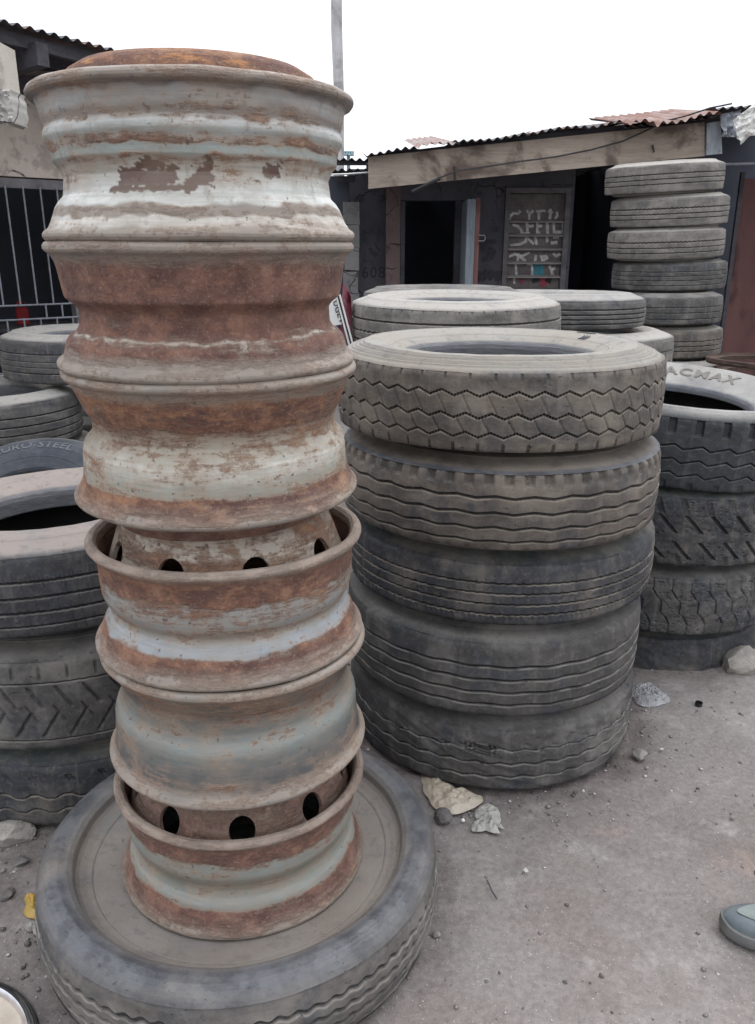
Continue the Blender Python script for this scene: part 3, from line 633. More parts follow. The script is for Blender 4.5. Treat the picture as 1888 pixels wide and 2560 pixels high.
me = tyre_mesh('tyre', T_dark, W=.252, R=.51, grooves=[(.05, .008, .007, .0065), (-.45, .008, .007, .0065)], wave=('flat', 36), seed=73, N=1080, step=.005,
               lat=lambda th, s: notch(th, s, 36, .50, .72, .18, .006, slant=.6))
place(me, 'dark tyre with zigzag lines, lowest of the front left stack, on the dirt', lx + .03, ly, .126, 0, 0, .2, 'tyres of the front left stack')

# stack at the right
ax, ay = 1.235, 3.30
side_a = [(.283, .061), (.285, .077), (.291, .087), (.31, .095), (.35, .114), (.39, .132), (.43, .149), (.455, .157), (.470, .155), (.482, .147), (.495, .135), (.505, .125)]
me = tyre_mesh('tyre', T_black, W=.318, R=.515, side=side_a, grooves=[(.22, .009, .010, .0085), (-.18, .009, .010, .0085), (-.58, .008, .009, .0085)], wave=('saw', 34), seed=81, N=1360, step=.005,
               latg=.15, lat=lambda th, s: np.maximum(notch(th, s, 34, .58, 1.1, .27, .014, slant=.05, soft=.12), notch(th, s, 34, -1.0, -.82, .22, .006)))
a1 = place(me, 'black tyre with stepped zigzag grooves and pale lettered sidewall, topmost of the right stack', ax, ay, 1.6 - .509 - .158, .058, -.066, 0, 'tyres of the right stack')
arc_text(a1, 'BACMAX', .074, .362, math.radians(61), M_let, raise_=.002, spacing=1.25, bold=.0015)
pit = lambda th, s, sd, k: .004 * np.clip((cyc(th, s, 46, 34, sd) - k) * 7, 0, 1) * np.clip((cyc(th, s, 6, 4, sd + 1) + .25) * 4, 0, 1)
me = tyre_mesh('tyre', T_dark, W=.318, R=.512, seed=83, N=1200, step=.004, wear=.003, latg=.8,
               lat=lambda th, s: np.maximum.reduce([notch(th, s, 34, .0, .52, .15, .012, slant=1.3, soft=.15), notch(th, s, 34, -.80, -.28, .15, .012, slant=1.3, phase=.4, soft=.15), notch(th, s, 36, .52, 1.0, .26, .004, slant=.5, phase=.1), notch(th, s, 36, -1.0, -.7, .2, .004, slant=.6), pit(th, s, 90, .24)]))
place(me, 'pitted tyre with slanting bar cuts, second from the top of the right stack', ax - .01, ay, 1.6 - 1.145 + .157, .01, 0, .5, 'tyres of the right stack')
def sl(th, s): return notch(th, s + 0 * th, 40, -1.1, 1.1, .13, .008, slant=0) * 0
def cutS(th, s):
    off = np.interp(s, [-1, -.6, -.35, -.2, .2, .35, .6, 1], [0, 0, .22, .5, .5, .72, 1, 1])
    u = (th * 46 / (2 * PI) + off) % 1.0
    g = np.clip((.06 - np.abs(u - .5)) / .02, 0, 1) * np.where(((np.abs(s) > .2) & (np.abs(s) < .36)) | (np.abs(s) > .62), .45, 1.0)
    m = np.clip((.18 - np.abs(np.abs(s) - .48)) * 0 + 1, 0, 1)
    h = np.clip((.022 - np.abs(s - .3 * np.sin(th * 20))) / .012, 0, 1) * .5
    return .007 * np.maximum(g * m, h)
me = tyre_mesh('tyre', T_mid, W=.285, R=.51, seed=87, N=1200, step=.0045, wear=.003, lat=lambda th, s: np.maximum(cutS(th, s), pit(th, s, 95, .2)))
place(me, 'muddy tyre with hooked block tread, third from the top of the right stack', ax - .02, ay, 1.6 - 1.43 + .141, 0, 0, .9, 'tyres of the right stack')
me = tyre_mesh('tyre', T_dark, W=.26, R=.478, seed=89, N=480, wear=.004)
place(me, 'smooth dark tyre sunk in the dirt, lowest of the right stack', ax - .02, ay + .03, .040, 0, 0, 0, 'tyres of the right stack')

# shared far tyres ---------------------------------------------------------
ser = lambda gl, n=120: dict(grooves=[(g, .009, .010, .0022) for g in gl], wave=('saw', n))
B1me = tyre_mesh('tyre', T_tan, W=.285, R=.512, grooves=[(.50, .010, .010, .0004), (.02, .009, .010, .0024), (-.36, .010, .010, .0004), (-.74, .009, .009, .0024)], wave=('sin', 84), N=1000, seed=101,
                 lat=lambda th, s: notch(th, s, 60, .86, 1.1, .12, .004))
place(B1me, 'pale tyre with straight and wavy grooves, topmost behind the central stack', .378, 4.05, 1.6 - .205 - .142, 0, -.02, 0, 'tyres stacked behind the central stack')
me = tyre_mesh('tyre', T_mid, W=.27, R=.505, **ser((.5, .1, -.3, -.7)), N=480, seed=103)
place(me, 'tyre of which only a curved edge shows behind the topmost pale tyre', .41, 5.25, 1.6 - .215 - .135, 0, 0, 0, 'tyres stacked behind the central stack')
low = tyre_mesh('tyre', T_mid, W=.27, R=.508, grooves=[(.45, .009, .010, .0006), (0, .009, .010, .0006), (-.45, .009, .010, .0006)], wave=('zig', 90), N=360, seed=105)
for k in range(4):
    if k < 4: place(low, 'grey ribbed tyre carrying the pale tyre behind the central stack', .378 + .01 * k, 4.05, .135 + .27 * k - .02 * (k == 9), 0, 0, k * 1.3, 'tyres hidden behind the central stack')
    place(low, 'grey ribbed tyre carrying the far tyre behind the pale one', .41, 5.25, .135 + .27 * k, 0, 0, k * .7, 'tyres hidden farther behind the central stack')
b2x, b2y = 1.07, 4.95
me = tyre_mesh('tyre', T_midp, W=.205, R=.51, grooves=[(.42, .009, .010, 0), (.06, .009, .010, 0), (-.28, .009, .010, 0), (-.62, .009, .010, 0)], N=720, seed=107, lat=lambda th, s: notch(th, s, 200, .92, 1.1, .4, .002))
place(me, 'grey ribbed tyre resting on a block-tread tyre, left of the tall leaning stack', b2x, b2y, 1.6 - .232 - .1025, 0, .01, 0, 'tyres left of the tall stack')
blk = lambda th, s: np.maximum.reduce([notch(th, s, 64, -.9, .42, .10, .008), .008 * np.clip((.03 - np.abs(s - .42)) / .012, 0, 1), .008 * np.clip((.03 - np.abs(s + .1)) / .012, 0, 1), .008 * np.clip((.03 - np.abs(s + .6)) / .012, 0, 1)])
BLme = tyre_mesh('tyre', T_tan, W=.285, R=.515, N=960, seed=109, step=.005, lat=blk)
place(BLme, 'pale block-tread tyre under the grey ribbed one, left of the tall leaning stack', b2x + .16, b2y - .06, 1.6 - .435 - .142, 0, 0, .3, 'tyres left of the tall stack')
for k in range(3): place(low, 'grey ribbed tyre carrying the block-tread tyre', b2x + .15, b2y - .03, .13 + .27 * k, 0, 0, k * .9, 'tyres hidden left of the tall stack')

# tall stack by the shed
me = tyre_mesh('tyre', T_tan, W=.268, R=.50, grooves=[(.34, .011, .011, .0030), (-.04, .010, .010, .0026), (-.40, .010, .010, .0026)], wave=('saw', 92), N=920, seed=121)
me2 = tyre_mesh('tyre', T_tan, W=.275, R=.50, grooves=[(.30, .013, .012, .0034), (-.10, .011, .011, .0026), (-.46, .010, .010, .0022)], wave=('saw', 84), N=920, seed=123)
me3 = tyre_mesh('tyre', T_tan, W=.275, R=.50, grooves=[(.26, .013, .012, .0034), (-.16, .010, .010, .0022), (-.54, .010, .010, .0022)], wave=('saw', 84), N=920, seed=125)
gt = 'tyres of the tall leaning stack'
place(me, 'brown tyre with three serrated grooves, topmost of the tall leaning stack', 2.514, 7.636, 1.6 + .605, -.055, -.045, 0, gt)
place(me2, 'brown serrated tyre, second from the top of the tall leaning stack', 2.585, 7.625, 1.6 + .338, -.048, -.042, 2, gt)
place(me3, 'brown serrated tyre with a nicked shoulder, third from the top of the tall leaning stack', 2.575, 7.60, 1.6 + .068, -.042, -.035, 3.1, gt)
me = tyre_mesh('tyre', T_mid, W=.27, R=.495, grooves=[(.46, .007, .009, 0), (.12, .007, .009, 0), (-.22, .007, .009, 0), (-.60, .007, .009, 0)], N=600, seed=127)
place(me, 'smooth-ribbed grey tyre, fourth from the top of the tall leaning stack', 2.635, 7.60, 1.6 - .200, -.03, -.02, 0, gt)
me = tyre_mesh('tyre', T_mid, W=.27, R=.512, grooves=[(.30, .008, .009, .0024), (-.12, .008, .009, .0024), (-.60, .008, .009, .0006)], wave=('zig', 80), N=720, seed=129)
place(me, 'bluish grey tyre jutting left, fifth from the top of the tall leaning stack', 2.50, 7.32, 1.6 - .470, -.012, 0, 0, gt)
me = tyre_mesh('tyre', T_dusty, W=.275, R=.505, grooves=[(.30, .010, .011, .0026), (-.08, .010, .011, .0026), (-.45, .010, .011, .0026)], wave=('zig', 40), N=720, seed=131)
place(me, 'brown tyre with wavy grooves, sixth from the top of the tall leaning stack', 2.54, 7.32, 1.6 - .748, -.01, 0, 0, gt)
place(BLme, 'pale block-tread tyre, seventh from the top of the tall leaning stack', 2.60, 7.24, 1.6 - 1.030, 0, 0, 1.1, gt)
for k in range(2): place(low, 'grey tyre at the foot of the tall leaning stack', 2.57, 7.3, .13 + .25 * k, 0, 0, k, 'tyres hidden at the foot of the tall stack')

# far left
me = tyre_mesh('tyre', T_midp, W=.29, R=.505, grooves=[(.42, .008, .010, 0), (.05, .005, .008, 0), (-.22, .005, .008, 0), (-.52, .009, .010, 0)], N=900, seed=141,
               lat=lambda th, s: np.maximum(notch(th, s, 76, .44, .62, .10, .003), notch(th, s, 76, -.80, -.56, .10, .003)))
place(me, 'dark ribbed tyre with ticked grooves below the barred window', -1.80, 5.05, 1.6 - .46 - .145, 0, 0, 0, 'tyres of the far left stack')
me = tyre_mesh('tyre', T_midp, W=.30, R=.51, grooves=[(.42, .010, .012, .0008), (.02, .010, .012, .0008), (-.36, .010, .012, .0008), (-.72, .010, .012, .0008)], wave=('zig', 110), N=900, seed=143)
place(me, 'brownish ribbed tyre under the dark one below the barred window', -2.26, 4.62, 1.6 - .755 - .15, 0, 0, 0, 'tyres of the far left stack')
for k in range(2):
    place(low, 'grey ribbed tyre carrying the far left pair', -2.2, 4.66, .14 + .26 * k, 0, 0, k, 'tyres hidden in the far left stack')
    place(low, 'grey ribbed tyre behind the far left pair', -1.9, 5.7, .14 + .26 * k, 0, 0, k, 'tyres hidden behind the far left stack')
me = tyre_mesh('tyre', T_black, W=.26, R=.50, grooves=[(.5, .009, .010, .0005), (0, .009, .010, .0005), (-.5, .009, .010, .0005)], wave=('zig', 90), N=720, seed=147, ridges=[(.452, .003, .003), (.43, .002, .002)],
               lat=lambda th, s: notch(th, s, 110, .82, 1.1, .3, .004))
me.materials.clear(); me.materials.append(mat_tyre('clean_black_sidewall', (.12, .115, .11), (.028, .033, .045), tread_dust=.5, blue=.2, dust=(.085, .09, .10)))
lc = place(me, 'black lettered tyre leaning between the two left stacks', -1.66, 3.62, .365, 0, -.56, 0, None)
arc_text(lc, 'EURO-STEEL', .066, .385, math.radians(97), M_letl, spacing=1.05, bold=.001)

# ------------------------------------------------------------------ building materials
def wood(name, c1, c2, dark, amt=.6, axis=0, sc=1.0):
    n = NT(name); s = [14 * sc] * 3; s[axis] = 1.1 * sc; v = n.scale(n.obj, tuple(s))
    g = n.noise(v, 2.2, 7, .65, .6); g2 = n.noise(n.scale(n.obj, tuple(q * 3 for q in s)), 3, 5, .7); st = n.noise(n.obj, 1.9, 5, .62, .5); st2 = n.noise(n.shift(n.obj, (4, 9, 2)), 5, 5, .65)
    c = n.ramp(g, [(.28, c1), (.72, c2)])
    c = n.mix(n.math('MULTIPLY', n.step(g2, .5, .75), .5), c, dark)
    c = n.mix(n.math('MULTIPLY', n.step(st, .47, .62), amt), c, dark)
    c = n.mix(n.math('MULTIPLY', n.step(st2, .60, .68), amt * .6), c, tuple(q * .6 for q in dark))
    return n.fin(c, .85, n.bump(n.math('ADD', g, g2), .4, .004), spec=.25)
def plaster(name, c1, c2, crack=True, blocks=(.0, 0)):
    n = NT(name); a = n.noise(n.obj, 2.6, 6, .65); f = n.noise(n.obj, 34, 5, .7); st = n.noise(n.shift(n.obj, (2, 5, 3)), 5.5, 6, .68)
    c = n.ramp(a, [(.3, c1), (.7, c2)])
    c = n.mix(n.math('MULTIPLY', n.step(st, .54, .66), .55), c, tuple(q * .45 for q in c1))
    c = n.mix(n.math('MULTIPLY', n.step(f, .6, .74), .4), c, tuple(min(.8, q * 1.5) for q in c2))
    h = n.math('ADD', n.math('MULTIPLY', a, 1.0), n.math('MULTIPLY', f, .5))
    if crack:
        nz = n.n('ShaderNodeVectorMath'); nz.operation = 'ADD'; n.l(n.obj, nz.inputs[0]); q = n.n('ShaderNodeTexNoise'); q.inputs['Scale'].default_value = 3; n.l(n.obj, q.inputs['Vector'])
        w = n.n('ShaderNodeVectorMath'); w.operation = 'SCALE'; w.inputs['Scale'].default_value = .35; n.l(q.outputs['Color'], w.inputs[0]); n.l(w.outputs[0], nz.inputs[1])
        v = n.n('ShaderNodeTexVoronoi'); v.feature = 'DISTANCE_TO_EDGE'; v.inputs['Scale'].default_value = 1.9; n.l(nz.outputs[0], v.inputs['Vector'])
        e = n.math('MULTIPLY', n.step(v.outputs['Distance'], .012, .002), n.step(a, .46, .56))
        c = n.mix(e, c, (.03, .028, .028)); h = n.math('SUBTRACT', h, n.math('MULTIPLY', e, 1.5))
    return n.fin(c, .92, n.bump(h, .6, .012), spec=.2)
def sheetmat(name, c1, c2, rust, amt):
    n = NT(name); a = n.noise(n.scale(n.obj, (3, .7, 3)), 2.0, 6, .65); b = n.noise(n.obj, 7, 6, .7)
    c = n.ramp(b, [(.3, c1), (.7, c2)]); c = n.mix(n.step(n.math('ADD', a, n.math('MULTIPLY', b, .3)), .68 - amt * .35, .82 - amt * .35), c, rust)
    return n.fin(c, .75, n.bump(b, .3, .004), metal=.0, spec=.4)
M_plaster = plaster('grey_cement_plaster', (.44, .375, .325), (.58, .51, .455))
M_rough = plaster('crumbling_cement', (.24, .23, .215), (.48, .46, .43), True)
M_pale = plaster('pale_plaster', (.42, .385, .34), (.50, .46, .41), False)
M_dim = plaster('dark_plaster', (.075, .076, .092), (.125, .122, .138), True)  # dark bluish plaster of the shed walls
M_redplaster = plaster('dark_reddish_plaster', (.13, .09, .09), (.20, .15, .145), True)  # dark reddish plaster of the door jamb
M_block = plaster('bare_block', (.13, .128, .128), (.22, .21, .205), True)
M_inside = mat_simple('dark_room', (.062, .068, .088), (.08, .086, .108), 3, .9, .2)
M_fascia = wood('weathered_plank', (.28, .232, .188), (.41, .345, .285), (.095, .068, .058), .85, 0)
M_darkwood = wood('old_dark_timber', (.055, .055, .066), (.095, .09, .10), (.03, .027, .03), .6, 0)
M_greyplank = wood('blue_grey_plank', (.24, .27, .31), (.40, .43, .46), (.09, .09, .10), .5, 2)
M_polewood = wood('bleached_pole_wood', (.40, .39, .39), (.58, .57, .57), (.18, .17, .17), .6, 2, .8)
M_brownwood = wood('brown_timber', (.10, .05, .03), (.17, .09, .05), (.04, .02, .015), .4, 2)
M_tin = sheetmat('dark_roof_sheet', (.055, .055, .062), (.11, .105, .11), (.16, .10, .085), .15)
M_tinr = sheetmat('rusted_roof_sheet', (.235, .165, .148), (.35, .265, .24), (.21, .115, .09), .35)
M_tinp = sheetmat('half_rusted_roof_sheet', (.22, .19, .18), (.34, .30, .285), (.26, .15, .12), .3)
M_bar = mat_simple('grey_painted_steel', (.14, .148, .17), (.22, .228, .25), 20, .5, .2)
M_frame = mat_simple('dull_steel_frame', (.10, .095, .10), (.17, .16, .165), 12, .6, .2)
M_slat = mat_simple('dusty_louvre_sheet', (.115, .10, .10), (.185, .168, .162), 7, .75, .2, c3=(.07, .06, .062))
M_slate = mat_simple('pale_ledge', (.26, .235, .225), (.34, .31, .30), 9, .8, .2)  # ledges coloured paler than the louvre sheets
M_white = mat_simple('white_paint', (.62, .62, .60), (.76, .76, .74), 9, .5, .1)
M_faint = mat_simple('faded_white_paint', (.30, .29, .29), (.62, .61, .60), 26, .8, .1)
M_black = mat_simple('black_paint', (.012, .012, .013), (.025, .025, .027), 20, .5, .1)
M_soot = mat_simple('black_marker', (.040, .038, .043), (.062, .058, .062), 26, .8, .1)
M_teal = mat_simple('teal_paint', (.03, .14, .19), (.06, .22, .27), 14, .7, .1)
M_pinkp = mat_simple('pink_red_paint', (.24, .04, .06), (.32, .08, .10), 14, .7, .1)
M_redwall = mat_simple('rust_red_sheet_wall', (.088, .042, .042), (.145, .070, .064), 2.5, .8, .3, .006, (1, 1, .35), 7, (.035, .02, .022), 3.5, .75)
M_cable = mat_simple('black_cable', (.03, .028, .03), (.05, .047, .05), 30, .6, .1)
M_bluedoor = wood('pale_blue_door_paint', (.15, .18, .21), (.25, .285, .32), (.12, .11, .11), .5, 2)
M_redframe = wood('red_brown_door_paint', (.16, .075, .07), (.24, .12, .11), (.06, .04, .04), .5, 2)
M_rustbar = mat_simple('rusty_old_steel', (.035, .025, .022), (.09, .055, .042), 9, .85, .5, .006, (1, 1, 4), 7, (.15, .10, .08), 14, .5)
M_redcan = mat_simple('red_plastic', (.20, .015, .02), (.27, .03, .03), 8, .45, .1)
M_sack = mat_simple('white_woven_sack', (.58, .58, .56), (.74, .73, .70), 6, .7, .4, .01, (1, 1, 1), 5, (.52, .42, .22), 3, .7)
M_cloth = mat_simple('grey_hung_cloth', (.28, .30, .34), (.38, .40, .44), 6, .9, .3)

def corrugated(mb, e0, e1, back, rise, period=.076, amp=.010, th=.0016, nl=3, droop=None, mat=0):
    """sheet along the eave e0 -> e1, running `back` metres away and rising by `rise`"""
    e0, e1 = Vector(e0), Vector(e1); L = (e1 - e0).length; d = (e1 - e0) / L; nrm = Vector((-d.y, d.x, 0)).normalized()
    nu = max(8, int(L / period * 8)); P = []
    for i in range(nu + 1):
        s = L * i / nu; w = amp * math.cos(2 * PI * s / period); row = []
        for j in range(nl + 1):
            q = (j / nl) ** 2 if nl > 3 else j / nl
            p = e0 + d * s + nrm * back * q + Vector((0, 0, w + rise * q))
            if droop: p.z += droop(s / L, q)
            row.append(p)
        P.append(row)
    mb.slab(P, (0, 0, -th), mat)

# ------------------------------------------------------------------ left building with the barred window
lb = empty('workshop', (-2.62, 6.0, 0), 'cement block workshop with barred window and dark corrugated eave, far left', 'workshop')
LO = Vector((-2.62, 6.0, 0)); ld = Vector((.766, .643, 0)); ln = Vector((.643, -.766, 0))
RL = Matrix((ld, -ln, Vector((0, 0, 1)))).transposed()
def lw(t, off, z): return ld * t + ln * off + Vector((0, 0, z))           # local to the workshop root
def lbox(mb, t0, t1, o0, o1, z0, z1, mat=0): mb.box(lw((t0 + t1) / 2, (o0 + o1) / 2, (z0 + z1) / 2), (t1 - t0, abs(o1 - o0), z1 - z0), mat, RL)
WT, WB, WL, WR = 2.085, .72, -2.0, .47
def wall_panel(mb, t0, t1, z0, z1, seed):
    nu, nv = max(2, int((t1 - t0) / .05)), max(2, int((z1 - z0) / .05)); P = []
    for i in range(nu + 1):
        row = []
        for j in range(nv + 1):
            t = t0 + (t1 - t0) * i / nu; z = z0 + (z1 - z0) * j / nv
            o = .014 * float(fbm(np.array(t * 2.2), np.array(z * 2.2), seed, 4)); course = (z % .23) / .23
            o -= .010 if course < .06 else 0
            row.append(lw(t, o, z))
        P.append(row)
    mb.slab(P, -ln * .15)
mb = MB(); wall_panel(mb, WL - 1.5, 1.55, WT, 2.78, 3); wall_panel(mb, WR, 1.55, 0, WT - .002, 5); wall_panel(mb, WL - 1.5, WL, 0, WT - .002, 6); wall_panel(mb, WL + .002, WR - .002, 0, WB, 7)
mb.build('wall', M_plaster, lb, True, 50)
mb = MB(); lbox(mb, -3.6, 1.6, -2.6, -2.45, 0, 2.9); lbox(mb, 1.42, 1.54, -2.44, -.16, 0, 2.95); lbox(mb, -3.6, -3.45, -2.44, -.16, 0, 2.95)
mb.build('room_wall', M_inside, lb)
mb = MB(); e0, e1 = ray(0, 50, y=5.25), ray(282, 124, y=5.80); dd = (e1 - e0)
ea = e0 - dd * 3.0 - LO; eb = e1 + dd * 1.5 - LO
corrugated(mb, ea, eb, 3.6, .42, .076, .0115, nl=2); mb.build('roof', M_tin, lb, True, 70)
mb = MB(); dn = dd.normalized(); pn = Vector((-dn.y, dn.x, 0)).normalized()
for back, dz, h in ((.10, -.06, .07), (.55, -.02, .08)):
    c = (ea + eb) / 2 + pn * back + Vector((0, 0, dz)); mb.box(c, ((eb - ea).length, .05, h), 0, Matrix((dn, dn.cross(Vector((0, 0, 1))) * -1, Vector((0, 0, 1)))).transposed())
lbox(mb, -3.4, 1.5, .02, .10, 2.60, 2.72)
mb.build('eave_beam', M_darkwood, lb)
mb = MB(); p = ray(107, 136, y=5.42) - LO; mb.box(p + pn * .30, (.075, .60, .125), 0, Matrix((dn, pn, Vector((0, 0, 1)))).transposed()); mb.build('rafter_end', M_darkwood, lb)
# broken pillar hanging at the corner of the eave
mb = MB(); pa, pb, pc_ = ray(-90, 104, y=4.9) - LO, ray(22, 225, y=4.9) - LO, ray(26, 305, y=4.9) - LO
mb.box(((pa.x + pb.x) / 2 - .01, pb.y + .1, (pa.z + pb.z) / 2), (pb.x - pa.x - .02, .2, pa.z - pb.z), 0)
P = []
for i in range(22):
    row = []
    for j in range(16):
        u = i / 21; v = j / 15
        z = pb.z + .002 - v * (pb.z - pc_.z + .05 * float(fbm(np.array(u * 5), np.array(0.), 9, 3)) + .0)
        row.append(Vector((pa.x + u * (pb.x + .008 - pa.x) + .010 * float(fbm(np.array(v * 9), np.array(u * 2), 4, 3)), pb.y - .012 + .03 * float(fbm(np.array(u * 11), np.array(v * 9), 12, 4)), z)))
    P.append(row)
mb.slab(P, (0, .2, 0), 1); mb.build('pillar', [M_pale, M_rough], lb, True, 40)
wf = MB(); lbox(wf, WL, WR, -.08, .016, WT - .075, WT - .012); lbox(wf, WR - .05, WR - .004, -.08, .014, WB, WT - .077); frame = wf.build('window_frame', M_frame, lb)
gr = MB(); zb1, zb2 = 1.215, 1.115
def bar(t0, z0, t1, z1, r=.0065): gr.tube([lw(t0, .035, z0), lw(t1, .035, z1)], r, 6)
ts = [WR - .045 - .118 * k for k in range(20)]
for t in ts: bar(t - .055, zb1, t - .055, WT - .06)
for k, t in enumerate(ts):
    if k in (0, 1): bar(t - .115, zb2, t - .115, zb1)
    bar(t - .045, WB, t - .045, zb2)
for z in (zb1, zb2, WB + .02): bar(WL, z, WR - .03, z, .007)
gr.build('window_grille', M_bar, lb, True, 60)
mb = MB(); lbox(mb, .0, .9, -.95, -.55, .98, 1.01); lbox(mb, -1.6, -.02, -1.5, -1.1, 1.02, 1.05); mb.build('shelf', M_darkwood, lb)
mb = MB(); lbox(mb, -.16, -.08, -.55, -.47, 0, 2.5); mb.build('post', M_brownwood, lb)
def canister(t, off, z, w, d, h, m, lab, cat, name):
    mb = MB(); mb.box((0, 0, h / 2), (w, d, h)); bm = bmesh.new(); me = bpy.data.meshes.new('c'); me.from_pydata(mb.v, [], mb.f); bm.from_mesh(me)
    bmesh.ops.bevel(bm, geom=bm.edges[:], offset=w * .14, segments=3, affect='EDGES'); m2 = bpy.data.meshes.new(name); bm.to_mesh(m2); bm.free(); m2.materials.append(m)
    b = MB(); b.tube([(-w * .25, 0, h - .002), (-w * .25, 0, h + .05)], w * .13, 10); b.tube([(w * .05, 0, h - .005), (w * .08, 0, h + .04), (w * .36, 0, h + .04), (w * .40, 0, h - .005)], w * .06, 8)
    o = link(name, m2, None, LO + lw(t, off, z), lab, cat); o.rotation_euler.z = math.atan2(ld.y, ld.x); b.build('handle_and_cap', m, o, True, 50)
canister(.25, -.74, 1.01, .09, .08, .14, M_redcan, 'small red canister on the shelf behind the barred window', 'canister', 'canister')

# ------------------------------------------------------------------ pole behind the shed
px0 = ray(844, 100, y=9.6); mb = MB()
mb.tube([(px0.x + .006 * math.sin(k * 1.7) + .012 * (k % 2 - .5) * .6, 9.6, .1 + .62 * k) for k in range(12)], [.058 + .003 * math.sin(k * 2.3) for k in range(12)], 14)
mb.build('utility_pole', M_polewood, None, True, 60, label='bleached wooden pole rising behind the rim stack into the white sky', cat='pole')

# ------------------------------------------------------------------ the open shed
sh = empty('shed', (1.5, 8.2, 0), 'dark open-front shed with long plank fascia, open door and painted louvre window', 'shed'); SO = Vector((1.5, 8.2, 0))
def pb(mb, u0, u1, v0, v1, y, th, mat=0):
    """upright box whose front face spans these photo pixels at depth y (given as world extents)"""
    um, vm = (u0 + u1) / 2, (v0 + v1) / 2
    x0, x1 = ray(u0, vm, y=y).x, ray(u1, vm, y=y).x; z1, z0 = ray(um, v0, y=y).z, ray(um, v1, y=y).z
    mb.box(Vector(((x0 + x1) / 2, y + th / 2, (z0 + z1) / 2)) - SO, (x1 - x0, th, z1 - z0), mat)
    return x0, x1, z0, z1
def X(u, v, y): return ray(u, v, y=y).x
YW = 9.35
xa, xb, xc, xd, xe, xf, xg = [X(u, 600, YW) for u in (895, 965, 1001, 1140, 1258, 1420, 1428)]
zd = ray(1070, 501, y=YW).z; zs = ray(1340, 508, y=YW).z; ZT = 2.75
def wb(mb, x0, x1, z0, z1, y=YW, th=.15, mat=0): mb.box(Vector(((x0 + x1) / 2, y + th / 2, (z0 + z1) / 2)) - SO, (x1 - x0, th, z1 - z0), mat)
ra, rb_ = ray(908, 384, y=8.05), ray(1800, 282, y=8.05)
def ZR(x): return ra.z + (rb_.z - ra.z) * (x - ra.x) / (rb_.x - ra.x) + .02
mb = MB(); wb(mb, xb, xc, 0, ZR(xb), mat=1); wb(mb, xc + .001, xd + .12, zd, ZR(xc), YW + .002, .146); wb(mb, xd + .122, xe, 0, ZR(xd + .12)); wb(mb, xe + .001, xf, zs + .16, ZR(xe), YW + .003, .144); wb(mb, xf + .001, xg, 0, ZR(xf)); wb(mb, xe + .001, xf, 0, .55, YW + .003, .144)
wb(mb, xa - .1, xb - .001, 0, ZR(xa - .1), YW + .18, .12)
mb.build('wall', [M_dim, M_redplaster], sh)
mb = MB(); c0, c1, cz0, cz1 = pb(mb, 858, 897, 446, 460, 8.95, .3); mb = MB()
for k in range(9):
    mb.box(Vector(((c0 + c1) / 2 + rng.uniform(-.012, .012), 9.1, .115 + .232 * k)) - SO, (c1 - c0 + rng.uniform(-.01, .02), .3, .222), 0, None, .006)
mb.build('block_column', M_block, sh)
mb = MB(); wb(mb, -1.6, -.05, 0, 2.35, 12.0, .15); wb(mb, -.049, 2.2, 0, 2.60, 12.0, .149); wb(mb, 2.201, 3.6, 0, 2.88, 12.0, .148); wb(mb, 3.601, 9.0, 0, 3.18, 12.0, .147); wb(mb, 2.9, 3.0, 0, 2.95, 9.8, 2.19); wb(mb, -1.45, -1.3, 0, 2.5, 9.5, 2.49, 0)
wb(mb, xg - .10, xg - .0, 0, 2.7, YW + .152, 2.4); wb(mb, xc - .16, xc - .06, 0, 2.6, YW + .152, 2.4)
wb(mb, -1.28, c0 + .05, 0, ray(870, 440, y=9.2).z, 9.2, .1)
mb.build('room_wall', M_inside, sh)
# door
mb = MB(); wb(mb, xd - .015, xd + .045, 0, zd - .005, YW - .02, .12); wb(mb, xc + .004, xc + .05, 0, zd - .005, YW - .01, .1); mb.build('door_frame', M_darkwood, sh)
dr = MB(); hx = xd + .05; wb(dr, hx, hx + .085, .05, zd - .02, YW - .62, .60); dr.box(Vector((hx + .112, YW - .30, zd / 2)) - SO, (.045, .59, zd - .02), 1)
door = dr.build('door', [M_bluedoor, M_redframe], sh)
mb = MB(); hz = ray(1185, 598, y=YW).z; mb.tube([Vector((hx + .125, YW - .63, hz + .03)) - SO, Vector((hx + .18, YW - .64, hz + .03)) - SO, Vector((hx + .195, YW - .64, hz)) - SO, Vector((hx + .18, YW - .64, hz - .025)) - SO, Vector((hx + .125, YW - .63, hz - .025)) - SO], .007, 8); mb.build('handle', M_bar, door, True, 60)
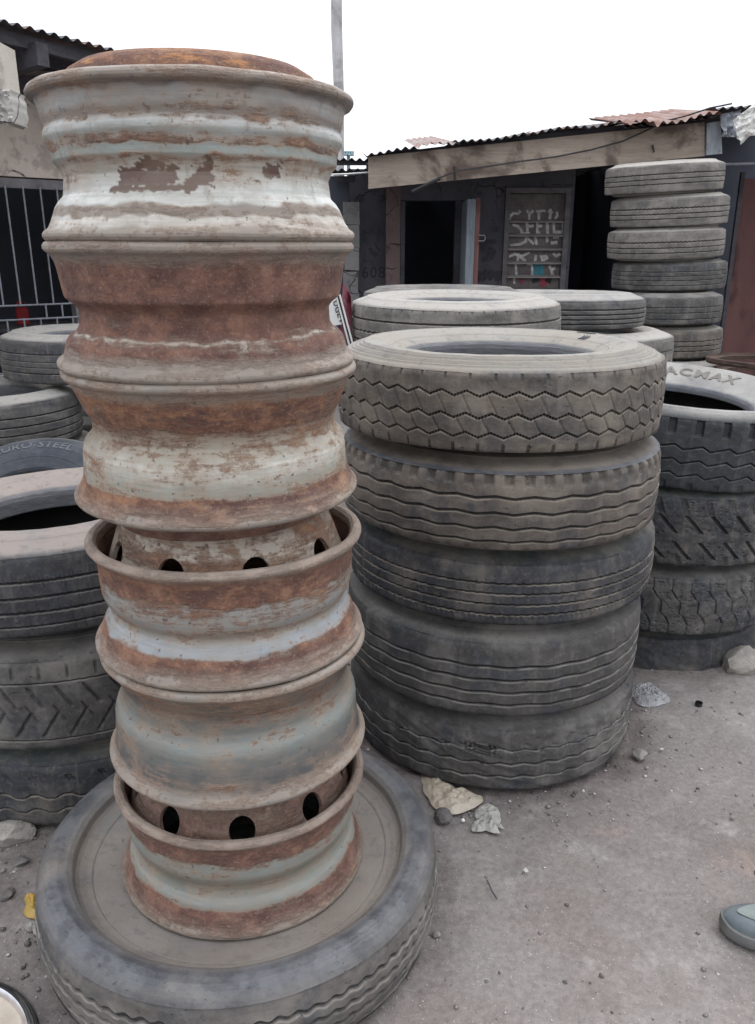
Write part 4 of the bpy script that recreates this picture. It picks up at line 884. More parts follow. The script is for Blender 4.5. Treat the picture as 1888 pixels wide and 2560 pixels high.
# louvre window
mb = MB(); fw = .055
wb(mb, xe + .004, xe + fw, .55, zs + .155, YW - .03, .12); wb(mb, xf - .06, xf - .004, .55, zs + .155, YW - .03, .12); wb(mb, xe + fw + .002, xf - .062, zs + .10, zs + .155, YW - .03, .12); win = mb.build('window_frame', M_frame, sh)
led = [ray(1335, v, y=YW).z for v in (553.5, 588, 622.5, 657, 691.5, 726)]; pit_ = (led[0] - led[-1]) / 5
allz = [led[0] + pit_] + led + [led[-1] - pit_ * k for k in range(1, 5)]
mb = MB(); X0, X1 = xe + fw + .004, xf - .064
for k in range(len(allz) - 1):
    zt_, zb_ = allz[k], allz[k + 1]
    if zb_ < .56: break
    if k == 0: zt_ = zs + .096
    P = [Vector(p) - SO for p in ((X0, YW + .03, zb_ + .02), (X1, YW + .03, zb_ + .02), (X1, YW + .045, zb_ + .02), (X0, YW + .045, zb_ + .02), (X0, YW + .03, zt_ - .004), (X1, YW + .03, zt_ - .004), (X1, YW + .045, zt_ - .004), (X0, YW + .045, zt_ - .004))]
    mb.hexa(P, 0)
    P = [Vector(p) - SO for p in ((X0, YW - .035, zb_ - .014), (X1, YW - .035, zb_ - .014), (X1, YW + .028, zb_ + .002), (X0, YW + .028, zb_ + .002), (X0, YW - .035, zb_ - .004), (X1, YW - .035, zb_ - .004), (X1, YW + .028, zb_ + .018), (X0, YW + .028, zb_ + .018))]
    mb.hexa(P, 1)
sl_ = mb.build('louvres', [M_slat, M_slate], win)
# brush strokes on the louvres and walls (given along the wall, in metres)
SK = [0]
def strokes(mb, pts, w, y, mat=0):
    for (a, b) in zip(pts[:-1], pts[1:]):
        a, b = Vector((a[0], 0, a[1])), Vector((b[0], 0, b[1])); d = (b - a); L = d.length
        if L < 1e-5: continue
        d /= L; n_ = Vector((-d.z, 0, d.x)); a2, b2 = a - d * w * .3, b + d * w * .3; w1, w2 = w * rng.uniform(.38, .6), w * rng.uniform(.38, .6)
        P = [a2 - n_ * w1, b2 - n_ * w2, b2 + n_ * w2, a2 + n_ * w1]
        SK[0] += 1; yy = y - .00004 * (SK[0] % 200)
        mb.add([Vector((p.x, yy, p.z)) - SO for p in P], [(0, 1, 2, 3)], mat)
def zigp(path): return [(X(u, v, YW), ray(u, v, y=YW).z) for u, v in path]
def z2(u, v): return (1180 + u / 5.1625, 460 + v / 5.1625)
W_ = [[(625, 350), (600, 380), (540, 375), (500, 415), (492, 465)], [(540, 525), (600, 545), (640, 590), (660, 640)], [(710, 690), (700, 740), (640, 775), (510, 790)],
      [(720, 345), (745, 385), (790, 350)], [(745, 385), (745, 460)], [(715, 500), (725, 640)], [(725, 545), (795, 540)], [(690, 635), (740, 638)], [(725, 700), (800, 770)],
      [(845, 350), (945, 345)], [(870, 350), (870, 455)], [(850, 495), (850, 640)], [(850, 545), (905, 540)], [(825, 690), (840, 775)], [(845, 635), (880, 630)],
      [(1018, 330), (1018, 395), (1012, 445)], [(975, 510), (982, 630)], [(975, 690), (978, 740)], [(1000, 345), (1035, 370)], [(1105, 365), (1110, 410), (1085, 440)], [(1205, 370), (1200, 440)],
      [(1060, 495), (1068, 620)], [(1068, 620), (1180, 620)], [(1185, 500), (1190, 600)], [(1065, 690), (1120, 692)], [(1035, 760), (1100, 755)],
      [(490, 935), (560, 905), (640, 930)], [(600, 910), (690, 990)], [(740, 890), (655, 930)], [(600, 940), (595, 1000)], [(570, 1045), (580, 1180)], [(550, 1215), (552, 1280)],
      [(830, 925), (820, 1000)], [(725, 1040), (800, 1038)], [(785, 1045), (785, 1170)], [(890, 935), (960, 935), (975, 965), (920, 985)], [(905, 935), (915, 1000)], [(1060, 900), (1090, 935), (1140, 905)],
      [(1010, 1060), (1030, 1110), (1045, 1170)], [(1030, 1110), (1070, 1090)]]
mb = MB()
for s_ in W_: strokes(mb, zigp([z2(*p) for p in s_]), .029, YW + .027)
mb.build('painted_letters', M_faint, sl_)
for m_, segs in ((M_teal, [((835, 1050), (850, 1160), .09), ((880, 1055), (890, 1150), .075)]), (M_pinkp, [((905, 1225), (935, 1290), .08)]), (M_pinkp, [((650, 1235), (655, 1270), .04)]), (M_black, [((800, 1255), (860, 1225), .05)]), (M_black, [((970, 1240), (1010, 1250), .05)])):
    mb = MB()
    for a, b, w in segs: strokes(mb, zigp([z2(*a), z2(*b)]), w, YW + .022)
    mb.build('paint_daub', m_, sl_)
for word in ([[(95, 1140), (95, 1240)], [(180, 1120), (150, 1160), (190, 1190), (150, 1230)], [(235, 1125), (210, 1170), (235, 1220), (275, 1180), (250, 1125)], [(320, 1235), (320, 1140), (345, 1220), (345, 1130)]],
             [[(150, 800), (190, 740), (250, 750), (300, 740)], [(240, 830), (180, 960), (150, 980)], [(290, 860), (250, 960)]]):
    mb = MB()
    for s_ in word: strokes(mb, zigp([z2(*p) for p in s_]), .045, YW - .004)
    mb.build('wall_writing', M_soot, sh)
tm = text_mesh('608', .17, 0, 1.1); tm.materials.append(M_soot); p = ray(934, 694, y=YW + .17); o = link('wall_numbers', tm, sh, p - SO); o.rotation_euler.x = PI / 2
# roof sheets
RX = lambda u, v, y=8.05: ray(u, v, y=y)
sheets = [(908, 384, 1050, 370, 'd', .35), (1036, 369, 1150, 357, 'p', .55), (1138, 356, 1330, 332, 'd', .3), (1312, 335, 1480, 316, 'd', .3), (1462, 316, 1590, 302, 'd', .35)]
mbs = {'d': MB(), 'p': MB(), 'r': MB()}
for k, (u0, v0, u1, v1, kd, rise) in enumerate(sheets):
    a, b = RX(u0, v0, 8.05 + .012 * (k % 2)), RX(u1, v1, 8.05 + .012 * (k % 2)); ph = rng.uniform(0, 6)
    corrugated(mbs[kd], a - SO + Vector((0, 0, .006 * (k % 2))), b - SO + Vector((0, 0, .006 * (k % 2))), 4.1, rise, .078, .0125, nl=6, droop=lambda s, q, ph=ph: (.012 * math.sin(s * 5 + ph) * (1 - q)))
a, b = RX(1566, 312, 7.85), RX(1806, 286, 7.95)
corrugated(mbs['r'], a - SO, b - SO, 1.0, .185, .085, .014, nl=6, droop=lambda s, q: (1 - q) * (.022 * math.sin(s * 9) - .035 * math.exp(-((s - .32) / .05) ** 2)))
corrugated(mbs['d'], RX(1560, 318, 8.1) - SO, RX(1815, 290, 8.1) - SO, 4.1, .5, .078, .012, nl=2)
mbs['d'].build('roof', M_tin, sh, True, 70); mbs['p'].build('roof_sheet', M_tinp, sh, True, 70); mbs['r'].build('roof_sheet', M_tinr, sh, True, 70)
mb = MB(); corrugated(mb, RX(1786, 272, 8.0) - SO, RX(2350, 232, 7.9) - SO, 4.4, .3, .078, .012, nl=2); mb.build('roof', M_tin, sh, True, 70)
def plank(mb, c, y, th, mat=0):
    A = [ray(u, v, y=y) - SO for u, v in c]; mb.hexa([A[0], A[1], A[1] + Vector((0, th, 0)), A[0] + Vector((0, th, 0)), A[3], A[2], A[2] + Vector((0, th, 0)), A[3] + Vector((0, th, 0))], mat)
mb = MB(); plank(mb, [(921, 472), (1762, 390), (1762, 305), (921, 392)], 8.2, .035); fa = mb.build('fascia_board', M_fascia, sh)
mb = MB(); plank(mb, [(1766, 388), (1806, 384), (1802, 302), (1768, 308)], 8.17, .03); mb.build('plank', M_greyplank, sh)
mb = MB()
for k in range(7): q = RX(960 + k * 135, 398 - 12 * k, 8.3) - SO; mb.box(q + Vector((0, 1.9, -.075)), (.05, 3.5, .09))
for yy in (8.4, 10, 11.5): a = RX(915, 392, 8.3) - SO; b = RX(1800, 300, 8.3) - SO; mb.tube([a + Vector((0, yy - 8.3, -.07)), b + Vector((0, yy - 8.3, -.07))], .03, 6)
plank(mb, [(921, 402), (1790, 300), (1790, 284), (921, 388)], 8.262, .05)
mb.build('roof_timber', M_darkwood, sh)
mb = MB(); mb.tube([ray(u, v, y=8.16 - .015 * (k % 2)) - SO for k, (u, v) in enumerate([(1028, 478), (1062, 462), (1100, 444), (1143, 427), (1200, 419), (1290, 405), (1390, 392), (1480, 374), (1560, 352), (1625, 322), (1665, 302)])] + [ray(u, v, y=7.83) - SO for u, v in ((1715, 290), (1775, 270), (1830, 259))], .0075, 6); mb.tube([ray(1030, 480, y=8.15) - SO, ray(1100, 446, y=8.15) - SO], .017, 6)
mb.tube([ray(1632, 362, y=8.18) - SO, ray(1635, 381, y=8.17) - SO], .008, 6); mb.tube([ray(1136, 415, y=8.18) - SO, ray(1138, 452, y=8.18) - SO], .006, 6)
mb.build('cable', M_cable, sh, True, 60)
# lean-to on the left of the shed
mb = MB(); corrugated(mb, ray(820, 397, y=8.55) - SO, ray(925, 399, y=8.55) - SO, .9, .05, .078, .013, nl=2); corrugated(mb, ray(815, 424, y=8.5) - SO, ray(924, 424, y=8.5) - SO, .75, .02, .078, .012, nl=2); mb.build('roof', M_tin, sh, True, 70)
mb = MB(); pb(mb, 815, 924, 402, 412, 8.6, .06); pb(mb, 836, 888, 441, 454, 8.7, .05); mb.build('roof_timber', M_darkwood, sh)
mb = MB(); mb.tube([ray(815, 437, y=8.45) - SO, ray(870, 435, y=8.45) - SO, ray(924, 431, y=8.45) - SO], .008, 6); mb.build('wire', M_white, sh, True, 60)
# right end
mb = MB(); wb(mb, X(1832, 650, 9.4), 6.2, 0, 2.35, 9.4, .05); mb.build('red_sheet_wall', M_redwall, sh)
mb = MB()
for u in (1822, 1990): pb(mb, u, u + 9, 430, 930, 9.35, .045)
mb.build('wall_post', M_darkwood, sh)
mb = MB(); mb.tube([ray(1810, 411, y=8.3) - SO, ray(1960, 408, y=8.2) - SO], .014, 8); mb.build('rail', M_bar, sh, True, 60)
def crumple(P, amp, seed, k=6):
    out = []
    for i, row in enumerate(P):
        out.append([p + Vector((0, 1, 0)) * amp * float(fbm(np.array(i / len(P) * k), np.array(j / len(row) * k), seed, 4)) for j, p in enumerate(row)])
    return out
def bil(c, y, nu, nv):
    A = [ray(u, v, y=y) for u, v in c]; return [[(A[0] * (1 - s) + A[1] * s) * (1 - t) + (A[3] * (1 - s) + A[2] * s) * t for t in [j / nv for j in range(nv + 1)]] for s in [i / nu for i in range(nu + 1)]]
mb = MB(); P = crumple(bil([(1834, 300), (1880, 265), (1950, 268), (1852, 362)], 7.75, 26, 26), .05, 5); mb.slab(P, (0, .012, 0)); P = crumple(bil([(1885, 268), (1990, 255), (1990, 345), (1862, 337)], 7.65, 26, 26), .07, 8, 7); mb.slab(P, (0, .012, 0)); sk = mb.build('sack', M_sack, None, True, 50)
tag(sk, 'torn white sack hanging from the shed roof at the right edge', 'sack')
mb = MB(); mb.slab(crumple(bil([(1806, 285), (1850, 275), (1846, 342), (1806, 342)], 8.05, 12, 12), .08, 15), (0, .01, 0)); ck = mb.build('hanging_cloth', M_cloth, None, True, 50)
tag(ck, 'grey cloth hanging between the blue-grey plank and the white sack', 'cloth')
# sign far behind
sg = empty('sign', tuple(ray(871, 384, y=15)), 'tiny teal sign with white letters above the low roof beside the pole', 'sign'); so_ = Vector(sg.location)
mb = MB(); a, b = ray(857, 379, y=15), ray(885, 390, y=15); mb.box((0, 0, 0), (b.x - a.x, .05, a.z - b.z)); mb.build('board', M_teal, sg)
mb = MB()
for k in range(7): mb.box((-.085 + .027 * k, -.028, -.005), (.009, .006, .045), 0, Matrix.Rotation(.35 * (k % 3 - 1), 3, 'Y'))
mb.build('lettering', M_white, sg)
mb = MB(); mb.tube([(0, .05, -.02), (0, .05, -so_.z)], .03, 8); mb.build('post', M_bar, sg, True, 60)
# ring of rusty steel at the right
rx_, ry_ = 3.16, 6.35
for k in range(9):
    mb = MB(); n_ = 72; r0 = .50 + .012 * (k % 3); V = []
    for i in range(n_):
        a = 2 * PI * i / n_; w = .004 * math.sin(3 * a + k)
        V += [((r0) * math.cos(a), r0 * math.sin(a), w), (r0 + .012, 0, 0)] if False else [(r * math.cos(a), r * math.sin(a), z + w) for r, z in ((r0 - .10, 0), (r0 - .012, 0), (r0, .012), (r0, .040), (r0 - .014, .046), (r0 - .02, .030), (r0 - .09, .026), (r0 - .10, .03))]
    F = [(i * 8 + j, ((i + 1) % n_) * 8 + j, ((i + 1) % n_) * 8 + (j + 1) % 8, i * 8 + (j + 1) % 8) for i in range(n_) for j in range(8)]
    mb.add(V, F); o = mb.build('steel_ring', M_rustbar, None, True, 40, loc=(rx_ + .03 * math.sin(k * 2.1), ry_ + .02 * math.cos(k * 3), .01 + .092 * k)); o.rotation_euler = (.03 * math.sin(k), .04 * math.cos(k * 1.7) * (k > 5), k)
    tag(o, 'rusty flat steel ring in the pile beside the red sheet wall', 'steel ring', 'pile of rusty steel rings')

# white lettered board and maroon panel standing between the stacks
YB = 3.32; bo = ray(860, 800, y=YB); bd_ = empty('sign_board', (bo.x, bo.y, 0), 'white board with black letters set sideways, leaning behind the rim stack', 'sign board'); BO = Vector((bo.x, bo.y, 0))
def bp(c, y): return [ray(u, v, y=y) - BO for u, v in c]
def bplate(mb, c, y, th, mat=0):
    A = bp(c, y); Bk = [p + Vector((0, th, 0)) for p in A]; mb.hexa([A[0], A[1], Bk[1], Bk[0], A[3], A[2], Bk[2], Bk[3]], mat)
mb = MB(); bplate(mb, [(790, 822), (854, 811), (838, 742), (770, 752)], YB, .012); mb.build('panel', M_white, bd_)
mb = MB(); bplate(mb, [(935, 1105), (947, 1103), (851, 736), (839, 740)], YB - .018, .014); bplate(mb, [(939.5, 1100), (943, 1099), (847.5, 739), (843.5, 740)], YB - .021, .0025, 1); mb.build('leg', [M_white, M_black], bd_)
for ch, (u, v) in (('U', (834, 760)), ('G', (838.5, 776)), ('E', (843.5, 790)), ('V', (848, 803))):
    tm = text_mesh(ch, .034, .001); tm.materials.append(M_black); o = link('letter', tm, bd_, ray(u, v, y=YB - .002) - BO); o.rotation_euler = (PI / 2, math.radians(74), 0)
mb = MB(); yb2 = 3.9; A = [ray(u, v, y=yb2) for u, v in ((840, 1010), (885, 1010), (878, 742), (858, 706))]; c_ = A[0].copy(); c_.z = 0
P = [[(A[0] * (1 - s) + A[1] * s) * (1 - t) + (A[3] * (1 - s) + A[2] * s) * t - c_ for t in [j / 14 for j in range(15)]] for s in [i / 8 for i in range(9)]]
P = [[p + Vector((0, .03 * math.sin(j * .9 + i * .4), 0)) for j, p in enumerate(r)] for i, r in enumerate(P)]; mb.slab(P, (0, .03, 0))
mb.build('plastic_panel', mat_simple('maroon_plastic', (.11, .022, .035), (.16, .04, .055), 5, .35, .2, c3=(.34, .24, .26), s3=6, amt=.35), None, True, 50, loc=c_, label='maroon plastic panel standing behind the white lettered board', cat='plastic panel')

# ------------------------------------------------------------------ litter and stones
def rock(name, u, v, w, d, h, m, label, cat='stone', seed=1, rot=0.0, facets=.25, group=None, sub=4, sink=.25):
    p = ray(u, v, z=0.0); bm = bmesh.new(); bmesh.ops.create_icosphere(bm, subdivisions=sub, radius=.5); r_ = random.Random(seed)
    planes = [Vector((r_.uniform(-1, 1), r_.uniform(-1, 1), r_.uniform(-.6, 1))).normalized() for _ in range(9)]
    for q in bm.verts:
        c = q.co.copy()
        for pl in planes:
            lim = .5 * (1 - facets) ; dd_ = c.dot(pl)
            if dd_ > lim: c -= pl * (dd_ - lim)
        c *= 1 + .10 * float(fbm(np.array(c.x * 6 + seed), np.array(c.y * 6 + c.z * 5), seed, 4)) + .06 * float(fbm(np.array(c.x * 17 + c.z * 9), np.array(c.y * 17 - c.z * 11), seed + 3, 3)); q.co = Vector((c.x * w, c.y * d, c.z * h))
    me = bpy.data.meshes.new(name); bm.to_mesh(me); bm.free(); me.materials.append(m); me.polygons.foreach_set('use_smooth', np.ones(len(me.polygons), bool)); me.set_sharp_from_angle(angle=math.radians(22))
    o = link(name, me, None, (p.x, p.y, h * (.5 - sink) + .004), label, cat, group); o.rotation_euler.z = rot; return o
M_concrete = mat_simple('broken_concrete', (.20, .185, .165), (.36, .335, .30), 9, .95, .7, .02, (1, 1, 1), 7, (.10, .09, .085), 14, .55)
M_stone = mat_simple('grey_brown_stone', (.15, .135, .125), (.27, .25, .235), 14, .95, .6, .01)
M_stoned = mat_simple('dark_stone', (.075, .07, .068), (.15, .14, .135), 14, .95, .6, .01)
M_stonel = mat_simple('pale_grit', (.34, .32, .30), (.50, .48, .46), 20, .95, .4, .01)
rock('stone', 1850, 1672, .20, .15, .13, M_concrete, 'large pale concrete lump at the right edge beside the right stack', 'stone', 3, .2)
rock('stone', 1596, 1893, .045, .075, .045, M_stone, 'grey pointed stone on open dirt right of the central stack', 'stone', 5, .5, .35)
rock('stone', 20, 2100, .16, .09, .065, M_concrete, 'flat pale stone at the left edge below the front left stack', 'stone', 8, .1, .3)
rock('stone', 56, 2160, .055, .045, .022, M_stoned, 'square dark flake on the rubble beside the flat tyre', 'stone', 13, .2, .38)
rock('stone', 20, 2243, .045, .035, .025, M_stoned, 'small dark stone at the left edge, left of the yellow wrapper', 'stone', 17, .9, .3)
rock('stone', 1653, 1877, .018, .012, .010, M_stonel, 'tiny pale stone up and right of the grey pointed stone', 'stone', 19, .4, .3, sub=2)
rock('stone', 1091, 2342, .022, .022, .018, M_stone, 'round pebble against the right side of the flat tyre', 'stone', 23, .2, .2, sub=2)
rock('stone', 1314, 2180, .020, .022, .006, M_stonel, 'small flat pale chip on dirt below the crumpled grey paper', 'stone', 29, .5, .4, sub=2)
rock('stone', 1830, 2048, .016, .014, .010, M_stone, 'small grey stone near the right edge above the shoe', 'stone', 31, .3, .3, sub=2)
rock('stone', 1676, 1640, .07, .05, .04, M_stone, 'brown stone at the foot of the right stack', 'stone', 37, .3, .3, sub=2)
rock('clod', 1108, 2052, .055, .055, .05, M_stoned, 'dark bluish clod between the flat tyre and the tan plastic bag', 'clod', 41, .3, .1, sub=3)
# small loose gravel over the whole yard
g = np.random.default_rng(5); n_ = 14000
gxs = g.uniform(-1.5, 2.4, n_); gys = .95 + 3.3 * g.random(n_) ** 1.3; szs = .0016 + .0042 * g.random(n_) ** 4
dT = np.abs(np.hypot(gxs - .4, gys - 2.575) - .53); dF = np.abs(np.hypot(gxs + .34, gys - 1.664) - .52)
rb = np.clip(1.15 - (gxs + 1.15) / .55, 0, 1); prob = .20 + .9 * np.exp(-dT / .09) + .6 * np.exp(-dF / .06) + .8 * rb + .7 * np.exp(-((gxs - 1.6) ** 2 / .5 + (gys - 2.9) ** 2 / .1))
szs = szs * (1 + .9 * rb + .7 * np.exp(-dT / .07)); keep = (g.random(n_) < prob) & (np.hypot(gxs - .4, gys - 2.575) > .47) & (np.hypot(gxs + .338, gys - 1.664) > .46) & (np.hypot(gxs + 1.1, gys - 2.42) > .47) & (np.hypot(gxs - 1.25, gys - 3.34) > .47)
gxs, gys, szs = gxs[keep], gys[keep], szs[keep]; n_ = len(gxs)
base = np.array([(1, 0, 0), (-1, 0, 0), (0, 1, 0), (0, -1, 0), (0, 0, .7), (0, 0, -.5), (.7, .7, .3), (-.7, .7, .2), (.7, -.7, .25), (-.7, -.7, .3)], float)
oc = np.array([(0, 6, 4), (6, 2, 4), (2, 7, 4), (7, 1, 4), (1, 9, 4), (9, 3, 4), (3, 8, 4), (8, 0, 4), (6, 0, 5), (2, 6, 5), (7, 2, 5), (1, 7, 5), (9, 1, 5), (3, 9, 5), (8, 3, 5), (0, 8, 5)])
V = base[None] * (1 + .35 * (g.random((n_, 10, 1)) - .5)) * szs[:, None, None] * np.array([1, 1, 1])[None] * (1 + .6 * (g.random((n_, 1, 3)) - .5)); a = g.random(n_) * 6.28; ca, sa = np.cos(a)[:, None], np.sin(a)[:, None]
gzv = .011 * fbm(gxs * 1.6, gys * 1.6, 1, 4) + .003 * fbm(gxs * 14, gys * 14, 2, 3)
V = np.stack([V[..., 0] * ca - V[..., 1] * sa + gxs[:, None], V[..., 0] * sa + V[..., 1] * ca + gys[:, None], V[..., 2] + (gzv + szs * .25)[:, None]], -1).reshape(-1, 3)
F = (oc[None] + 10 * np.arange(n_)[:, None, None]).reshape(-1, 3); mi_ = np.repeat(g.choice([0, 0, 0, 1, 1, 2], n_), 16)
link('gravel', mesh_np('gravel', V, F, False, None, None, [M_stone, M_stoned, M_stonel], mi_), label='loose grit and small stones strewn over the packed dirt', cat='gravel', kind='stuff')

# crumpled plastic and paper: outline in photo pixels on the ground, puffed up and wrinkled
def litter(name, outline, m, label, cat, h=.03, amp=.012, seed=1, n=44, thick=.0012, k=7.0, m_=14):
    pts = [ray(u, v, z=-.0) for u, v in outline]; c = sum(pts, Vector()) / len(pts); ang = [math.atan2(p.y - c.y, p.x - c.x) for p in pts]
    o_ = sorted(zip(ang, [(p - c).length for p in pts])); aa = np.array([x[0] for x in o_]); rr = np.array([x[1] for x in o_]); aa = np.concatenate([aa - 2 * PI, aa, aa + 2 * PI]); rr = np.tile(rr, 3)
    V = []; F = []; th = np.linspace(-PI, PI, n, endpoint=False); R_ = np.interp(th, aa, rr)
    for j in range(m_ + 1):
        q = j / m_
        x = c.x + R_ * q * np.cos(th); y = c.y + R_ * q * np.sin(th)
        rid = np.abs(fbm(x * k * 9, y * k * 9, seed, 3)); z = h * (1 - q ** 2.2) * (.55 + .5 * fbm(x * 22, y * 22, seed + 2, 2)) + amp * (1 - .5 * q) * (1 - 2.2 * rid) * min(1, (1 - q) * 4 + .25) + .006
        V.append(np.stack([x, y, np.maximum(z, .005)], -1))
    V = np.concatenate(V); 
    F = [(j * n + i, (j + 1) * n + i, (j + 1) * n + (i + 1) % n, j * n + (i + 1) % n) for j in range(m_) for i in range(n)]
    V[:, :2] -= (c.x, c.y); N_ = len(V); V2 = V.copy(); V2[:, 2] -= thick
    F += [tuple(q + N_ for q in f[::-1]) for f in F]; F += [(m_ * n + i, N_ + m_ * n + i, N_ + m_ * n + (i + 1) % n, m_ * n + (i + 1) % n) for i in range(n)]
    me = mesh_np(name, np.concatenate([V, V2]), F, True, 28, None, [m]); return link(name, me, None, (c.x, c.y, 0), label, cat)
def plastic(name, c1, c2, rough=.3, trans=0.0, spec=.5):
    n = NT(name); a = n.noise(n.obj, 22, 5, .6); c = n.ramp(a, [(.35, c1), (.65, c2)]); f = n.noise(n.obj, 70, 4, .65)
    m = n.fin(c, rough, n.bump(n.math('ADD', a, n.math('MULTIPLY', f, .6)), .6, .006), spec=spec)
    if trans: n.b.inputs['Alpha'].default_value = 1 - trans
    return m
litter('plastic_bag', [(1055, 1932), (1068, 1940), (1095, 1958), (1140, 1975), (1185, 1990), (1205, 1995), (1208, 2008), (1195, 2018), (1170, 2030), (1140, 2040), (1110, 2038), (1085, 2022), (1072, 2000), (1058, 1965)], plastic('tan_plastic_film', (.33, .275, .205), (.41, .365, .30), .30), 'crumpled tan plastic bag at the foot of the central stack', 'plastic bag', .032, .011, 4, 110, .0012, 3.2, 30)
litter('crumpled_paper', [(1190, 2030), (1220, 2012), (1240, 2022), (1250, 2045), (1248, 2064), (1262, 2078), (1250, 2088), (1240, 2070), (1215, 2080), (1180, 2082), (1180, 2066), (1195, 2055)], plastic('grey_paper', (.27, .265, .24), (.36, .35, .32), .8, 0, .2), 'crumpled grey paper on the dirt, right of the tan plastic bag', 'paper', .016, .013, 14, 90, .0012, 5.5, 24)
litter('plastic_bag', [(1588, 1712), (1625, 1710), (1650, 1730), (1674, 1758), (1655, 1765), (1632, 1770), (1600, 1768), (1585, 1750)], plastic('clear_plastic_film', (.34, .34, .35), (.50, .50, .51), .3, .6, .5), 'clear plastic bag lying right of the central stack', 'plastic bag', .022, .016, 24)
litter('wrapper', [(66, 2240), (92, 2240), (98, 2275), (96, 2305), (80, 2300), (74, 2270)], mat_simple('yellow_wrapper_foil', (.32, .21, .04), (.38, .27, .08), 40, .35, .2, .004, (1, 1, 1), 3, (.50, .12, .03), 22, .9), 'small yellow and orange wrapper beside the flat tyre', 'wrapper', .03, .010, 34, 30)
litter('paper_scrap', [(70, 2310), (95, 2318), (98, 2345), (84, 2330)], plastic('grey_scrap', (.20, .19, .17), (.30, .28, .26), .8, 0, .2), 'grey scrap just below the yellow wrapper', 'scrap', .012, .006, 44, 24)
p = ray(1746, 1768, z=0); mb = MB(); mb.tube([(0, 0, .004), (0, 0, .018)], .013, 18, cap=False); mb.tube([(0, 0, .018), (0, 0, .004)], .0095, 18, cap=False); mb.tube([(0, 0, .003), (0, 0, .008)], .0128, 18)
mb.build('bottle_cap', M_black, None, True, 40, loc=(p.x, p.y, .003), label='small black ring-shaped cap on the dirt below the large concrete lump', cat='cap')
rock('chip', 1157, 2055, .016, .012, .014, M_white, 'small white chip below the tan plastic bag', 'chip', 51, .2, .35, sub=2)
mb = MB(); p = ray(1221, 2226, z=0); mb.tube([(0, .03, .006), (.004, .01, .009), (.008, -.012, .008), (.018, -.034, .005)], .0022, 6); mb.build('twig', M_darkwood, None, True, 60, loc=(p.x, p.y, 0), label='thin dark twig on the open dirt right of the flat tyre', cat='twig')

# chrome edged cover at the lower left
p = ray(44, 2512, z=.06); cx_, cy_ = p.x - .135, p.y - .148
hc = empty('wheel_cover', (cx_, cy_, 0), 'chrome edged round wheel cover cut by the lower left corner', 'wheel cover')
def lathe(mb, prof, n=96, mat=0):
    V = [(r * math.cos(2 * PI * i / n), r * math.sin(2 * PI * i / n), z) for i in range(n) for r, z in prof]; m = len(prof)
    mb.add(V, [(i * m + j, ((i + 1) % n) * m + j, ((i + 1) % n) * m + j + 1, i * m + j + 1) for i in range(n) for j in range(m - 1)], mat)
mb = MB(); lathe(mb, [(.205, .004), (.222, .012), (.228, .03), (.226, .05), (.216, .062), (.203, .064), (.196, .056), (.194, .04)])
n = NT('worn_chrome'); q = n.noise(n.obj, 30, 4, .6); mc = n.fin(n.ramp(q, [(.3, (.55, .56, .58)), (.7, (.78, .78, .8))]), .16, None, 1.0); mb.build('rim_edge', mc, hc, True, 50)
mb = MB(); lathe(mb, [(.1955, .050), (.17, .055), (.12, .062), (.06, .066), (.001, .067)]); mb.build('centre', mat_simple('rust_stained_cream_paint', (.36, .30, .24), (.48, .43, .37), 12, .5, .2, .004, (1, 1, 1), 5, (.42, .22, .13), 9, .5), hc, True, 50)

# the shoe coming in at the right edge
tp = ray(1797, 2322, z=.0); ang_ = math.radians(-14)
shoe = empty('shoe', (tp.x, tp.y, .004), 'dusty grey-blue rounded shoe cut by the right edge', 'shoe'); shoe.rotation_euler.z = ang_
def outline(u):        # half width along the shoe, toe at u = 0, heel at u = .29
    return float(np.interp(u, [0, .006, .016, .035, .06, .09, .14, .19, .24, .275, .288, .29], [.004, .018, .030, .042, .049, .051, .044, .038, .037, .032, .018, .004]))
us = [0, .003, .008, .016, .026, .04, .06, .08, .10, .13, .16, .19, .22, .25, .27, .282, .29]
def top(u): return float(np.interp(u, [0, .01, .03, .06, .10, .14, .18, .24, .29], [.040, .050, .058, .064, .073, .086, .10, .10, .095]))
mb = MB(); rows = []
for u in us:
    w = outline(u) * .97; t = top(u); b0 = .024 + .010 * math.exp(-u / .03); row = []
    for k in range(17):
        a = PI * k / 16; row.append(Vector((u + .004, -w * math.copysign(abs(math.cos(a)) ** .7, math.cos(a)), b0 + (t - b0) * abs(math.sin(a)) ** .75)))
    rows.append(row)
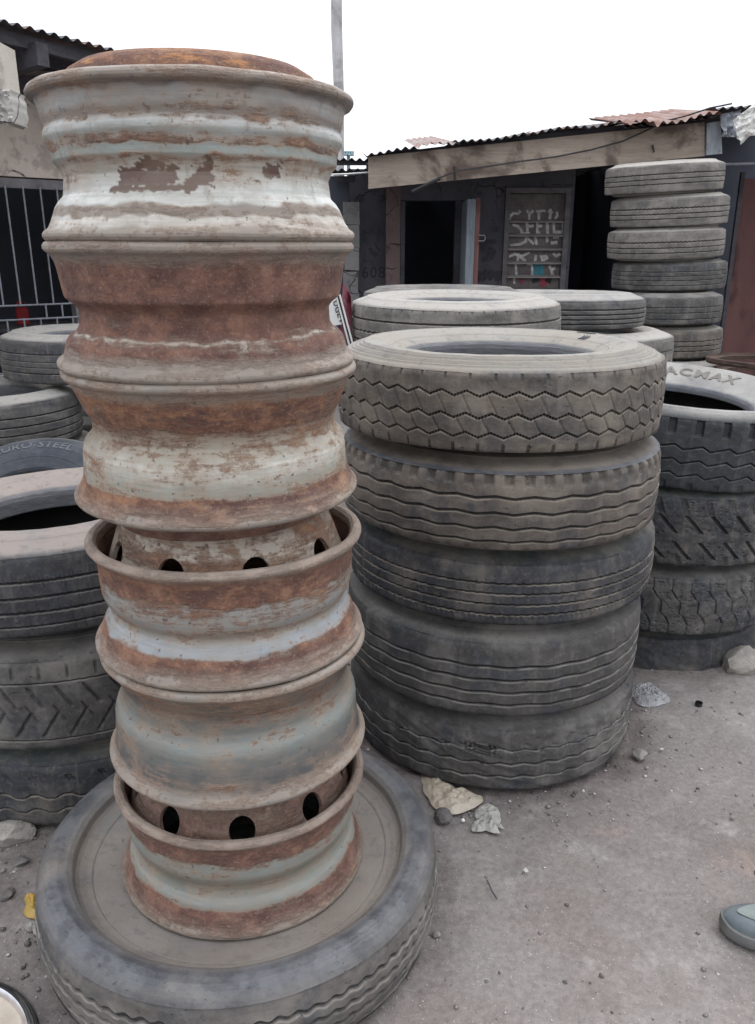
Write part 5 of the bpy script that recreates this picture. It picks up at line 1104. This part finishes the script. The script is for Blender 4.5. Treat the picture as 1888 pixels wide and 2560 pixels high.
V = [p for r in rows for p in r]; mb.add(V, [(i * 17 + k, (i + 1) * 17 + k, (i + 1) * 17 + k + 1, i * 17 + k + 1) for i in range(len(us) - 1) for k in range(16)])
M_shoe = mat_simple('dusty_blue_grey_rubber', (.075, .09, .105), (.13, .15, .16), 14, .5, .15, .004, (1, 1, 1), 4, (.20, .20, .195), 7, .4)
mb.build('upper', M_shoe, shoe, True, 60)
mb = MB(); rows = []
for u in us:
    w = outline(u) + .005; t = top(u); 
    rows.append([Vector((u - .001 if u < .1 else u + .008, s * w * math.copysign(1, 1) , z + .012 * math.exp(-u / .022))) for s, z in ((-1, .002), (-1.05, .010), (-1.04, .022), (-1.0, .030), (-.93, .031), (.93, .031), (1.0, .030), (1.04, .022), (1.05, .010), (1, .002))])
V = [p for r in rows for p in r]; m_ = 10; mb.add(V, [(i * m_ + k, i * m_ + (k + 1) % m_, (i + 1) * m_ + (k + 1) % m_, (i + 1) * m_ + k) for i in range(len(us) - 1) for k in range(m_)] + [tuple(range(m_)), tuple(range((len(us) - 1) * m_, len(us) * m_))[::-1]])
mb.build('sole', mat_simple('worn_grey_sole', (.085, .085, .086), (.14, .137, .133), 18, .7, .3, .004), shoe, True, 40)
mb = MB(); rows = []
for u in .0305 + .17 * np.linspace(0, 1, 16) ** 2:
    w = outline(u) * .66 * math.sqrt(min(1, (u - .030) / .06)); t = top(u); b0 = .024 + .010 * math.exp(-u / .03); row = []
    for k in range(9):
        y = -w + 2 * w * k / 8; ww = outline(u) * .97; c_ = min(1, abs(y) / ww); a = math.acos(c_ ** (1 / .7)); row.append(Vector((u + .004, y, b0 + (t - b0) * math.sin(a) ** .75 + .0025)))
    rows.append(row)
V = [p for r in rows for p in r]; mb.add(V, [(i * 9 + k, (i + 1) * 9 + k, (i + 1) * 9 + k + 1, i * 9 + k + 1) for i in range(15) for k in range(8)])
mb.build('vamp', mat_simple('dusty_green_grey_canvas', (.16, .185, .175), (.21, .235, .225), 40, .85, .2, .002), shoe, True, 60)
